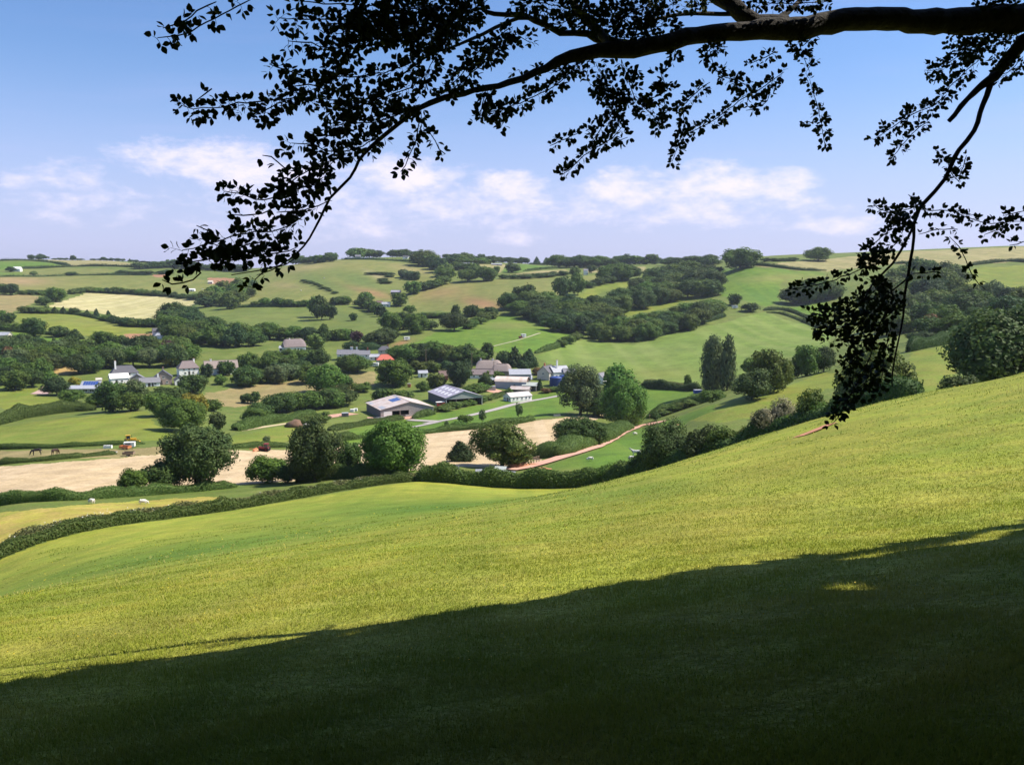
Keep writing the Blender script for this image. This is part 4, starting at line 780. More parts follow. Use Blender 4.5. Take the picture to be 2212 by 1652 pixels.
SKYL = sm('roof_light', (.80,.80,.80), .4); BLUEG = sm('blue_grey_sheet', (.26,.30,.36), .6, noise=((.33,.35,.39), .7, .7)); GREENR = sm('green_sheet', (.33,.36,.335), .6, noise=((.42,.43,.40), .8, .7)); REDP = sm('red_paint', (.26,.04,.04), .45); ORNG = sm('orange_paint', (.50,.19,.08), .5); YELL = sm('yellow_paint', (.55,.33,.03), .45); BLACK = sm('black_rubber', (.02,.02,.02), .8); BLUET = sm('blue_tank', (.022,.045,.17), .5, noise=((.03,.06,.2), 1, .6)); CONC = sm('concrete', (.42,.40,.38), .9, noise=((.33,.31,.29), 1.5, .7)); WOODP = sm('weathered_wood', (.22,.16,.11), .9, noise=((.30,.23,.17), 4, .7)); BLUEC = sm('blue_plastic', (.02,.06,.42), .5); GREENC = sm('green_plastic', (.10,.30,.22), .6); INSIDE = sm('barn_shade', (.045,.04,.035), .95)  # barn_shade paints the dark of interiors onto floors and bay panels

def window(par, x, y, z, w, h, side='f'):
    """side f: faces -y, b: +y, l: -x, r: +x"""
    rot = {'f': (1, 0, 0, -1), 'b': (-1, 0, 0, 1), 'l': (0, -1, -1, 0), 'r': (0, 1, 1, 0)}[side]; tx, ty, nx, ny = rot
    def b(du, dz, ww, hh, d):
        sx, sy = (ww, d) if tx else (d, ww); return bx(x+tx*du+nx*d/2, y+ty*du+ny*d/2, z+dz, sx, sy, hh)
    wn = part(par, 'window', [b(0, .04, w-.08, h-.08, .03)], GLASS)
    part(wn, 'frame', [b(0, 0, w, .07, .07), b(0, h-.07, w, .07, .07), b(-w/2+.035, .07, .07, h-.14, .07), b(w/2-.035, .07, .07, h-.14, .07), b(0, .07, .05, h-.14, .06)], FRAMEW)
    part(wn, 'sill', [b(0, -.1, w+.16, .09, .14)], FRAMEW)
def chimney(par, x, y, z, h, mat, s=.8):
    c = part(par, 'chimney', [bx(x, y, z, s, s*.7, h), bx(x, y, z+h, s*1.15, s*.85, .12)], mat)
    part(c, 'chimney_pot', [(lambda t: t)(tubes([(x, y, z+h+.1), (x, y, z+h+.55)], [.16, .13], 8))], BRICK, True)
def house(k, u, v, L, D, H, RH, rz, wall, roof, label, name='cottage', cat='house', kind='gable', chim=(), wins=(), doors=(), over=.35, Y=None, roofth=.18, foot=.6, off=(0, 0)):
    g = ground(*cc(k, (u, v)), Y); e = thing(name, label, cat, g, rz)
    w = [bx(0, 0, -foot, L, D, H+foot)]
    ev = H+.02; yo, xo = D/2+over, L/2+over; sl = RH/(D/2); ez = H-over*sl
    if kind == 'gable':
        for sx in (-1, 1):
            x = sx*(L/2); V = np.array([(x, -D/2, H), (x, D/2, H), (x, 0, H+RH-.02), (x-sx*.2, -D/2, H), (x-sx*.2, D/2, H), (x-sx*.2, 0, H+RH-.02)]); w.append((V, np.array([(0, 1, 2), (3, 4, 5)])))
        R_ = [slab([(-xo, -yo, ez+.03), (xo, -yo, ez+.03), (xo, 0, H+RH+.03), (-xo, 0, H+RH+.03)], roofth), slab([(-xo, yo, ez+.03), (xo, yo, ez+.03), (xo, 0, H+RH+.031), (-xo, 0, H+RH+.031)], roofth)]
        R_.append(bx(0, 0, H+RH-.02, 2*xo, .3, .12))
    elif kind == 'hip':
        rl = max(.1, L/2-D/2*.75); A = [(-xo, -yo, ez), (xo, -yo, ez), (xo, yo, ez), (-xo, yo, ez), (-rl, 0, H+RH), (rl, 0, H+RH)]
        V = np.array(A+[(a, b, c-.25) for a, b, c in A[:4]]); R_ = [(V, np.array([(0, 1, 5, 4), (2, 3, 4, 5)])), (V, np.array([(1, 2, 5), (3, 0, 4)])), (V, np.array([(0, 6, 7, 1), (1, 7, 8, 2), (2, 8, 9, 3), (3, 9, 6, 0), (6, 9, 8, 7)])), bx(0, 0, H+RH-.1, 2*rl, .35, .16)]
    elif kind == 'thatch':      # thick rounded roof with half-hipped ends
        n = 10; rings = []
        for i in range(13):
            f = i/12*2-1; x = f*(xo+.1); sh = 1-.42*max(0, (abs(f)-.72)/.28)**1.5; ring = []
            for j in range(n+1):
                q = j/n*2-1; yy = q*(yo+.1); zz = H-.5+(RH+.75)*sh*(1-abs(q)**1.25)*1.0+.18*math.sin(i*2.1)*(.3 if abs(q) < .9 else 0); ring.append((x, yy, zz))
            rings.append(ring)
        V = np.array(rings).reshape(-1, 3); M = n+1; F = [(i*M+j, i*M+j+1, (i+1)*M+j+1, (i+1)*M+j) for i in range(12) for j in range(n)]
        V2 = V.copy(); V2[:, 2] = np.minimum(V2[:, 2]-.3, V2[:, 2]); R_ = [(V, np.array(F)), (np.concatenate([V[:M], V[:M]*[1, 1, 0]+[0, 0, H-.75]]), np.array([(j, j+1, M+j+1, M+j) for j in range(n)])), (np.concatenate([V[-M:], V[-M:]*[1, 1, 0]+[0, 0, H-.75]]), np.array([(j, j+1, M+j+1, M+j) for j in range(n)]))]
        R_.append((np.array([(-xo, -yo-.1, H-.75), (xo, -yo-.1, H-.75), (xo, -yo-.1, H-.45), (-xo, -yo-.1, H-.45)]), np.array([(0, 1, 2, 3)])))
        R_.append(bx(0, 0, H+RH+.15, L*.62, .5, .2))
    elif kind == 'mono':
        for sx in (-1, 1):
            x = sx*L/2; w.append(poly([(x, -D/2, H), (x, D/2, H), (x, D/2, H+RH-.02)]))
        w.append(poly([(-L/2, D/2, H), (L/2, D/2, H), (L/2, D/2, H+RH-.02), (-L/2, D/2, H+RH-.02)]))
        R_ = [slab([(-xo, -yo, H-over*RH/D+.04), (xo, -yo, H-over*RH/D+.04), (xo, yo, H+RH+over*RH/D+.04), (-xo, yo, H+RH+over*RH/D+.04)], .12)]
    part(e, 'wall', w, wall); rf = part(e, 'roof', R_, roof, kind == 'thatch')
    for (x, y, h, m) in chim: chimney(rf, x, y, H+RH*.35, h+RH*.65, m)
    for a in wins:
        s = a[0]; p = {'f': (a[1], -D/2), 'b': (a[1], D/2), 'l': (-L/2, a[1]), 'r': (L/2, a[1])}[s]; window(e, p[0], p[1], a[2], a[3], a[4], s)
    for a in doors:
        s = a[0]; x, y = {'f': (a[1], -D/2-.025), 'l': (-L/2-.025, a[1]), 'r': (L/2+.025, a[1])}[s]
        d = part(e, 'door', [bx(x, y, 0, a[2] if s == 'f' else .06, .06 if s == 'f' else a[2], a[3])], a[4] if len(a) > 4 else DOORB)
        part(d, 'handle', [bx(x+(.3 if s == 'f' else 0), y-(.05 if s == 'f' else 0), 1, .06, .06, .12)], TIN)
    return e, rf

W2 = [('f', -3, .9, 1.1, 1.1), ('f', 0, .9, 1.1, 1.1), ('f', 3, .9, 1.1, 1.1)]
# the village
house(5,1075,215,12.5,7,4.6,3.2,30,WHITE,DSLATE,'white house with purple grey hipped roof and big white chimney, largest of the left cottages','house',kind='hip',chim=[(-4.2,-1.5,2.4,WHITE)],wins=[('f',-3,3,1,1.1),('f',2,3,1,1.1),('r',0,3,1,1.1)],doors=[('f',-.5,1,2.1)])
house(5,1025,238,8.5,5.5,3.0,2.0,34,WHITE,WHITE,'low bright white wing with white painted roof before the big chimneyed house','annexe',wins=[('f',1,.8,1.1,1)],doors=[('f',-1.5,1,2)])
house(5,1185,240,5.5,6.5,2.8,2.2,112,PINKST,SLATE,'small pink stone garage with grey roof left of the low white cottage','garage','garage',doors=[('l',-1.2,1.6,2.1),('l',1.2,1.6,2.1)],wins=[('l',0,2.9,.8,.7)])
house(5,1290,266,9,5,2.4,2.1,26,WHITE,SLATE,'low white cottage with grey slate roof between stone garage and stone house',chim=[(3.9,0,1.5,WHITE)],wins=[('f',-2.6,.9,1.1,1),('f',2.4,.9,1.1,1)],doors=[('f',-.3,1.2,2.1),('f',1.2,.9,2.1)])
house(5,1410,246,6.5,8,4.0,3.0,112,PINKST,DSLATE,'pink stone gabled house with dark slate roof right of the low white cottage',name='house',wins=[('l',0,3.2,1.2,1.1),('l',-1.6,.8,1,1.1)],doors=[('l',1.4,1.8,2.2)],chim=[(2.2,0,1,PINKST)])
house(5,1552,248,5.5,5.2,2.5,2.0,118,WHITE,DSLATE,'small white gabled shed standing apart right of the stone house','shed','shed',doors=[('l',1.2,.9,2)])
e_, r_ = house(5,740,318,15,6,2.2,.8,3,TIN,GREYR,'long low building with pale sheet roof below the blue solar panels','greenhouse','greenhouse',kind='mono',wins=[('f',-5,.6,2.2,1.2),('f',-2,.6,2.2,1.2),('f',1,.6,2.2,1.2),('f',4,.6,2.2,1.2)])
def solar(k, u, v, W, Hh, rz, label, n, Y=None, tilt=35):
    g = ground(*cc(k, (u, v)), Y); e = thing('solar_panel_array', label, 'solar panels', g, rz); s, c = math.sin(R(tilt)), math.cos(R(tilt))
    q = lambda x0, x1, t0, t1, o: slab([(x0, t0*c-o*s, .6+t0*s+o*c), (x1, t0*c-o*s, .6+t0*s+o*c), (x1, t1*c-o*s, .6+t1*s+o*c), (x0, t1*c-o*s, .6+t1*s+o*c)], .06)
    part(e, 'backing_roof', [q(-W/2-1.2, W/2+1.2, -.4, Hh+.4, 0)], GREYR)
    for i in range(n):
        w = W/n; part(e, 'solar_panel', [q(-W/2+i*w+.06, -W/2+(i+1)*w-.06, 0, Hh, .08)], BLUEP)
    part(e, 'post', [bx(x, y, -.5, .15, .15, .5+.6+y/c*s) for x in (-W/2, 0, W/2) for y in (.1, Hh*c-.1)], TIN)
solar(5,765,285,7,4.4,3,'rack of blue solar panels behind the long pale roofed building',6)
house(5,612,300,2.8,2.8,1.4,.8,0,WHITE,WHITE,'small white round topped tent at the left end of the pale roofed building','garden_tent','tent',kind='hip')
house(5,855,235,2.4,2,1.9,.7,20,CREAM,CREAM,'tiny pale garden shed left of the house with the big chimney','garden_shed','shed',doors=[('f',0,.8,1.7)])
house(5,1620,165,10,6.5,4.2,3.3,32,WHITE,THATCH,'white house under a purple grey hipped roof, behind the white gabled shed','house',kind='hip',chim=[(3.2,0,.7,WHITE)],wins=[('f',-2.6,2.6,1,1),('f',0,2.6,1,1),('f',2.6,2.6,1,1),('f',-2,.7,1.1,1.1),('f',2,.7,1.1,1.1)],doors=[('f',0,1,2.1)])
house(5,1905,160,16.5,6.5,3.8,3.6,26,WHITE,PTHATCH,'long white house with pale thatched roof half hidden by a dark tree','house',kind='gable',chim=[(-5,0,.8,WHITE)],wins=[('f',-5,.9,1.2,1.1),('f',-2,.9,1.2,1.1),('f',2,.9,1.2,1.1),('f',5,.9,1.2,1.1),('r',0,2.4,1,1)],doors=[('f',0,1,2.1)],roofth=.4)
house(2,490,985,13,7,3.6,4.0,30,WHITE,THATCH,'white cottage under a steep purple thatched roof above the village',kind='thatch',chim=[(-2.5,0,.5,WHITE)],wins=[('f',-3.5,1.0,1.1,1.1),('f',0,1.0,1.1,1.1),('f',3.5,1.0,1.1,1.1)],doors=[('f',1.8,1,2.1)])
house(2,382,985,2.2,3,2.3,1.0,10,FRAMEW,GREYR,'pale blue grey glazed porch at the left of the steep thatched cottage','porch','porch',kind='mono',wins=[('f',0,.5,1.6,1.5)])
house(2,935,1062,9,6,4.0,2.4,6,WHITE,SLATE,'left house of the white terrace with grey roof and white chimney','house',chim=[(4.0,0,1.4,WHITE)],wins=[('f',-2.6,2.6,.9,1),('f',0,2.6,.9,1),('f',2.6,2.6,.9,1)],doors=[('f',0,.9,2)])
house(2,1010,1062,5,6,4.2,2.2,6,WHITE,SLATE,'narrow middle house of the white terrace with two chimneys','house',chim=[(-1.8,0,1.5,WHITE),(1.6,0,1.5,WHITE)],wins=[('f',-1,2.6,.9,1),('f',1.2,2.6,.9,1)],doors=[('f',0,.9,2)])
house(2,1085,1062,8,6,3.8,2.2,6,WHITE,SLATE,'right house of the white terrace behind the dark garden tree','house',chim=[(2.8,0,1.3,BRICK)],wins=[('f',-2.4,2.4,.9,1),('f',2.2,2.4,.9,1)],doors=[('f',0,.9,2)])
house(2,1275,1092,9.5,7,2.9,2.7,14,CREAM,REDT,'bungalow with bright red hipped roof, the only red roof in the village','bungalow',kind='hip',wins=[('f',-2.6,.9,1.6,1.1),('f',2.4,.9,1.6,1.1)],doors=[('f',0,1,2.1)])
house(2,1272,1030,7.5,6,4.4,2.2,10,CREAM,DSLATE,'house with dark slate hipped roof directly behind the red roofed bungalow','house',kind='hip',wins=[('f',-2,2.6,1,1),('f',2,2.6,1,1)],chim=[(2,0,.6,BRICK)])
house(2,1180,1062,6,5,2.4,1.4,8,WHITE,GREYR,'low building with pale roof left of the red roofed bungalow','outhouse','outhouse',wins=[('f',-1.4,.9,1,.9)],doors=[('f',1,.9,2)])
house(2,1600,1205,4.6,4,2.4,1.2,15,WHITE,GREYR,'little white hut among bushes above the grey barn','hut','hut',wins=[('f',1.1,.9,.9,.8)],doors=[('f',-.9,.8,1.9)])
house(2,1780,1228,4.6,5,2.6,2.2,8,BRICK,BROWNT,'small red brick outhouse with brown roof left of the very dark evergreen','outhouse','outhouse',doors=[('f',0,1,2)])
house(2,66,1172,4,3,2.1,.9,5,BRICK,REDT,'tiny shed with red roof in the gardens left of centre','shed','shed',doors=[('f',0,.8,1.8)])
house(2,495,1108,4,3,2.0,.8,15,WHITE,WHITE,'small white garden shed between the purple thatch and the terrace','shed','shed',doors=[('f',0,.8,1.8)])
# the farm
house(3,300,1172,13,7,3.4,3.6,-4,PINKST,PTHATCH,'long farmhouse with pale thatched roof and two end chimneys by the dark conifers','farmhouse','house',kind='thatch',chim=[(-4.6,0,.9,WHITE),(2,0,.9,WHITE)],wins=[('f',-3,1,1.1,1),('f',0,1,1.1,1),('f',3,1,1.1,1)],doors=[('f',1.5,1,2)])
house(3,235,1212,12,5.5,2.3,2.4,2,WHITE,THATCH,'low white wing with dark thatch in front of the long farmhouse','farm_wing','house',kind='gable',wins=[('f',-4,.7,1,.9),('f',-1,.7,1,.9),('f',3,.7,1,.9)],doors=[('f',1,.9,1.9)],roofth=.4)
house(3,410,1190,9,6,3.0,3.0,-12,PINKST,PTHATCH,'right stone wing of the long farmhouse half hidden by conifers','farm_wing','house',kind='thatch',wins=[('f',0,1,1.1,1)],doors=[('f',-2,.9,2)])
house(3,800,1222,8,7.5,4.0,3.2,55,CREAM,DSLATE,'farmhouse with dark slate left gable and brick chimney behind the blue tanks','farmhouse','house',chim=[(-2.6,0,1.2,BRICK)],wins=[('f',-2,2.5,1,1),('f',2,2.5,1,1),('l',0,2.6,1,1.1)],doors=[('f',0,1,2)])
house(3,895,1215,9.5,7,3.8,2.8,28,WHITE,GREYR,'white house with pale grey roof and very tall white chimney by the blue tanks','house',kind='gable',chim=[(-1.5,-1.2,3.0,WHITE)],wins=[('f',2,2,1,1.1),('l',0,3.6,.9,.9),('r',0,3,1,1)],doors=[('f',-3,1,2)])
house(3,985,1215,6,6,3.4,1.8,8,BLUEG,SLATE,'grey outbuilding at the right end of the white house with tall chimney','outbuilding','outhouse',wins=[('f',0,1.4,1,1)],doors=[('r',0,1,2)])
house(3,1262,1260,6,5,3.2,2.2,60,WHITE,SLATE,'white gabled building peeping between the two big trees right of the farm','barn','barn',wins=[('l',0,2.4,.8,.8)],doors=[('l',.8,1,2)])
house(3,350,1262,7,4,2.2,.5,4,DIRTW,TIN,'low open shed with blue grey sheet roof left of the arched barn','lean_to_shed','shed',kind='mono',doors=[('f',0,3,1.9,INSIDE)])  # the door panel is painted shade for the open front
house(3,565,1232,11,6,3.4,2.0,4,BLUEG,GREYR,'long shed behind the arched barn with blue striped solar roof','solar_shed','shed',kind='mono')
_e = bpy.context.scene.objects[-1] if False else None
solar(3,575,1232,10,3.6,4,'row of blue panels on the shed behind the arched barn',9,tilt=24)
house(7,570,330,9,4.5,2.6,1.2,-14,DIRTW,RUSTR,'low shed with rusty roof between arched barn and white hut','shed','shed',doors=[('f',-2,2,2,INSIDE),('f',2,2,2,INSIDE)])  # both door panels are openings painted dark as interior shade
# white hut with pale roof
_h, _r = house(7,545,392,11.5,6.4,2.7,1.5,33,WHITE,sm('pale_pink_roof',(.52,.45,.44),.7,noise=((.62,.57,.56),.7,.8)),'long white hut with pale pink roof beside the grey lane','hut','hut',wins=[('l',-2.1,1.1,1,1),('l',.9,1.1,.9,.9),('l',2.3,1.1,.9,.9),('f',-4.2,1.2,1,1),('f',-2.2,1.2,1,1),('f',.3,1.2,1,1),('f',2.6,1.2,1,1),('f',4.5,1.2,1,1)],doors=[('l',-.6,.9,2.1)],over=.25)
for i, (x, y) in enumerate([(-3.5,1.6),(0,1.5),(3.5,1.7),(-2,1.4)]):
    sl_ = 1.5/3.2; part(_r, 'roof_light', [slab([(x-.6, -y-.7, 2.7+1.5-(y+.7)*sl_+.10), (x+.6, -y-.7, 2.7+1.5-(y+.7)*sl_+.10), (x+.6, -y+.7, 2.7+1.5-(y-.7)*sl_+.10), (x-.6, -y+.7, 2.7+1.5-(y-.7)*sl_+.10)], .05)], SKYL)
# big gable-fronted barns: x across the gable, y along the ridge (front gable at y = 0)
def barn(k, u, v, Wd, Ln, H, RH, rz, wall, roof, gable, label, bays, posts, Y=None, postm=None, apex=.5):
    g = ground(*cc(k, (u, v)), Y); e = thing('barn', label, 'barn', g, rz); sl = RH/(Wd*apex); ax = Wd*apex
    part(e, 'wall', [bx(.1, Ln/2, -1.5, .2, Ln, H+1.5), bx(Wd-.1, Ln/2, -1.5, .2, Ln, H+1.5), bx(Wd/2, Ln-.1, -1.5, Wd-.4, .2, H+1.5), (np.array([(0, Ln, H), (Wd, Ln, H), (ax, Ln, H+RH)]), np.array([(0, 1, 2)]))], wall)
    part(e, 'floor', [bx(Wd/2, Ln/2-.2, -1.5, Wd-.5, Ln-.8, 1.55)], INSIDE)
    G = [(np.array([(0, -.02, H-.75), (Wd, -.02, H-.75), (Wd, -.02, H), (ax, -.02, H+RH-.03), (0, -.02, H), (0, .13, H-.75), (Wd, .13, H-.75)]), np.array([(0, 1, 2, 4)])), (np.array([(0, -.02, H), (Wd, -.02, H), (ax, -.02, H+RH-.03)]), np.array([(0, 1, 2)]))]
    x = 0.0
    for (x0, x1) in bays+[(Wd, Wd)]:
        if x0 > x+.05: G.append(bx((x+x0)/2, .05, -1.5, x0-x, .16, H-.75+1.5))
        x = x1
    part(e, 'gable', G, gable)
    if posts: part(e, 'post', [bx(p, .12, -1, .3, .3, H-.7+1) for p in posts], postm or WOODP)
    o = .35; R_ = [slab([(-o, -o, H-o*sl+.04), (-o, Ln+o, H-o*sl+.04), (ax, Ln+o, H+RH+.04), (ax, -o, H+RH+.04)], .12)]; s2 = RH/(Wd-ax)
    R_.append(slab([(Wd+o, -o, H-o*s2+.04), (Wd+o, Ln+o, H-o*s2+.04), (ax, Ln+o, H+RH+.041), (ax, -o, H+RH+.041)], .12)); R_.append(bx(ax, Ln/2, H+RH-.02, .5, Ln+2*o, .14))
    rf = part(e, 'roof', R_, roof)
    def on_roof(t0, t1, y0, y1, lift, nm, m):
        z = lambda t: H+t*ax*sl+.04+lift
        return part(rf, nm, [slab([(t0*ax, y0, z(t0)), (t0*ax, y1, z(t0)), (t1*ax, y1, z(t1)), (t1*ax, y0, z(t1))], .05)], m)
    return e, rf, on_roof
b1, rf1, on1 = barn(6,1238,545,22,22,3.6,2.6,24,DIRTW,RUSTR,BOARD,'big barn with patchy rusty roof, solar panels and board gable at the lane end',[(1.2,4.6),(4.8,7.8),(8.2,11.6)],[7.98],apex=.55)
part(b1, 'door', [bx(2.9, .02, 0, 3.3, .08, 2.75)], WHITE); part(b1, 'block_wall', [bx(16, -.06, -1, 11.6, .14, 2.0)], CONC); part(b1, 'gate', [bx(9.9, -.02, z, 3.2, .06, .08) for z in (.5, .8, 1.1)], TIN)
on1(.05,.20,.2,6.5,.05,'sheet_patch',GREYR)
for i in range(6): on1(.60,.92,8.2+i*1.15,9.2+i*1.15,.07,'solar_panel',BLUEP)
on1(.92,.98,15,20.5,.05,'sheet_patch',GREYR); on1(.02,.12,16,20,.05,'sheet_patch',GREYR)
b2, rf2, on2 = barn(6,1800,440,17,24,3.8,2.6,24,DIRTW,VIOLR,GREENR,'barn with violet grey roof, white roof lights and open front above the lane',[(.4,4.6),(4.9,10.5),(10.9,16.6)],[4.75,10.7],postm=REDP)
for yy in (2.2, 6.6, 11, 15.4, 19.8):
    for t in (.22, .62): on2(t, t+.22, yy, yy+1.5, .05, 'roof_light', SKYL)
# arched barn
def arched(k, u, v, L, D, H, RH, rz, label):
    g = ground(*cc(k, (u, v))); e = thing('arched_barn', label, 'barn', g, rz); n = 12; V, F = [], []
    arc = [(-D/2*math.cos(math.pi*j/n)*1.02, H+RH*math.sin(math.pi*j/n)) for j in range(n+1)]
    for sx, ln in ((-1, L/2+.3), (1, L/2+.3)):
        for d in (0, -.12):
            for y, z in arc: V.append((sx*ln, y, z+d))
    M = n+1
    for j in range(n): F += [(j, j+1, 2*M+j+1, 2*M+j), (M+j, M+j+1, 3*M+j+1, 3*M+j), (j, j+1, M+j+1, M+j), (2*M+j, 2*M+j+1, 3*M+j+1, 3*M+j)]
    part(e, 'roof', [(V, F)], RUSTR, True); part(e, 'wall', [bx(0, -D/2+.1, -1, L, .2, H+1), bx(0, D/2-.1, -1, L, .2, H+1), bx(-L/2+.1, 0, -1, .2, D-.4, H+1), poly([(-L/2+.1, y, z-.13) for y, z in arc])], BLUEG)
    part(e, 'end_boards', [poly([(L/2-.3, y, z-.14) for y, z in arc])], sm('brown_boards', (.16, .10, .07), .9, noise=((.22, .15, .11), 2, .7))); part(e, 'door', [bx(2, -D/2-.03, 0, 1, .06, 2.2)], DOORB); part(e, 'floor', [bx(0, 0, -1, L-.6, D-.6, 1.05)], INSIDE)
    return e
arched(3,500,1300,16,7.5,3.6,2.2,-14,'barn with arched rusty roof and blue grey side beside the blue tanks')
house(3,655,1318,7,6,2.6,.9,-14,DIRTW,GREENR,'lean to with pale green roof at the right end of the arched barn','lean_to_shed','shed',kind='mono',doors=[('f',-1.6,2.6,2.2,INSIDE),('f',1.7,2.4,2.2,INSIDE)])  # door panels here are dark sheets painted as shade in open bays
def tank(k, u, v, rad, h, label, mark=False):
    g = ground(*cc(k, (u, v))); e = thing('slurry_tank', label, 'tank', g, 0); n = 28; c = lambda r, z: [(r*math.cos(2*math.pi*i/n), r*math.sin(2*math.pi*i/n), z) for i in range(n)]
    def shell(rs): V = sum([c(r, z) for r, z in rs], []); return np.array(V), np.array([(a*n+i, a*n+(i+1) % n, (a+1)*n+(i+1) % n, (a+1)*n+i) for a in range(len(rs)-1) for i in range(n)])
    part(e, 'drum', [shell([(rad, -.8), (rad, h)])], BLUET, True); part(e, 'lid', [shell([(rad+.08, h-.1), (rad+.08, h+.05), (rad*.5, h+.55), (.05, h+.75)])], sm('blue_lid', (.035, .07, .24), .5), True); part(e, 'hoop', [shell([(rad+.05, z), (rad+.05, z+.12)]) for z in (h*.3, h*.65)], BLUET, True)
    if mark:
        V, F = [], []
        for j in range(9):
            f = j/8; w = .55*math.sin(math.pi*min(1, f*1.15+.12))**.8*(1-.6*f); an = -math.pi/2+.45
            for s in (-1, 1): aa = an+s*w/rad; V.append(((rad+.07)*math.cos(aa), (rad+.07)*math.sin(aa), .35+1.7*f))
        part(e, 'emblem', [(V, [(2*j, 2*j+1, 2*j+3, 2*j+2) for j in range(8)])], FRAMEW, label='white drop shaped mark low on the blue drum')
tank(3,875,1280,3.3,4.2,'front and larger blue round tank with a white mark by the farm',True); tank(3,948,1268,2.6,4.2,'rear blue round tank half behind the larger one')
# tin sheds by the near hedge
def near_y(U, off): return float(np.interp(U, [900,1100,1300,1420], [126,123,119,109]))+off
def tinshed(k, u, L, D, H, RH, rz, wall, roof, label, off=5):
    U = cc(k, (u, 0))[0]; Y = near_y(U, off); p = ground(U, 1000, Y); e = thing('tin_shed', label, 'shed', p, rz); xo, yo = L/2+.2, D/2+.2
    part(e, 'wall', [bx(0, 0, -.5, L, D, H+.5)], wall)
    N = 15; V = []
    for i in range(N+1):
        x = -xo+2*xo*i/N; dz = .015*(i % 2)
        for y, z in ((-yo, H-.2), (0, H-.2+RH*.5), (yo, H-.2+RH)): V.append((x, y, z+dz))
    part(e, 'roof', [(V, [(3*i+j, 3*i+3+j, 3*i+4+j, 3*i+1+j) for i in range(N) for j in range(2)])], roof); part(e, 'door', [bx(L*.2, -D/2-.03, 0, .9, .06, 1.8)], WOODP)
tinshed(6,1820,3.0,2.4,1.6,.6,6,WOODP,TIN,'silver roofed tin shed at the left behind the near hedge',7)
tinshed(7,235,1.6,1.6,1.8,.5,0,WOODP,TIN,'narrow tin shed with silver roof between bushes behind the near hedge',7)
tinshed(7,390,1.5,2.2,2.2,.6,-8,WOODP,GREENR,'small shed with pale green roof behind the near hedge',8)
tinshed(7,450,1.8,1.8,1.7,.6,-25,WOODP,TIN,'brown sided shed with tin roof at the start of the pink track',6)
# distant buildings
for a in [
 (1,152,296,11,7,4,3,0,WHITE,WHITE,'tiny white house far off on the left hill','house','house'),
 (1,1362,850,7,5,3.4,2.2,30,WHITE,DSLATE,'white gable of the farm at the end of the red bank','house','house'),
 (1,1420,878,11,6,2.6,1.6,-12,WHITE,GREYR,'long low white roofed shed of the farm by the red bank','shed','shed'),
 (1,1645,468,10,4,2.4,1,0,WHITE,WHITE,'white mobile home at the bottom of the tan field by the diagonal wood','mobile_home','mobile home'),
 (1,30,880,9,6,3,1.8,0,CREAM,GREYR,'pale shed at the left edge above the valley wood','shed','shed'),
 (1,1815,402,6,5,2.6,1.6,0,CREAM,CREAM,'pale hut on the red ploughed patch','hut','hut'),
 (2,1285,598,8,5,2.6,1.8,8,WHITE,GREYR,'white roofed farm building in the side valley','barn','barn'),
 (2,1228,592,6,5,3,2,0,PINKST,BROWNT,'small brown roofed building left of the white roofed farm','barn','barn'),
 (2,1370,492,10,6,2.5,1.8,-5,DIRTW,VIOLR,'grey barn at the foot of the scrub gully on the big hill','barn','barn'),
 (2,1452,188,8,5,3,2,0,WHITE,DSLATE,'white house in the hill top trees at centre','house','house'),
 (2,1515,182,6,6,4,3,0,WHITE,SLATE,'second smaller white house in the hill top trees at centre','house','house'),
 (2,1043,190,8,6,4,2.5,0,BLUEG,SLATE,'bluish house under the skyline clump','house','house'),
 (2,1980,242,20,6,2,1.2,0,CREAM,GREYR,'long pale shed under the centre skyline trees','shed','shed'),
 (2,2130,190,8,5,3,1.6,0,CREAM,GREYR,'white roof just below the right end of the hill top skyline','house','house'),
 (2,1775,385,9,6,3,1.5,10,BLUEG,SLATE,'small grey shed at the gully foot above the dome','shed','shed'),
 (3,365,245,16,5,2,1.2,0,CREAM,GREYR,'long pale roof in the fields under the centre skyline','shed','shed'),
 (3,1132,325,5,5,5,2,0,WHITE,SLATE,'tiny tall white house between round trees under the skyline','house','house'),
 (2,150,1170,2.5,2,2.6,.8,0,CREAM,BROWNT,'tiny pale privy in the gardens left of centre','privy','shed'),
]: house(*a[:10], a[10], name=a[11], cat=a[12], kind='gable', wins=[('f',0,.9,1,1)], doors=[('f',1.6 if a[3]>4 else .5,.9,2)])

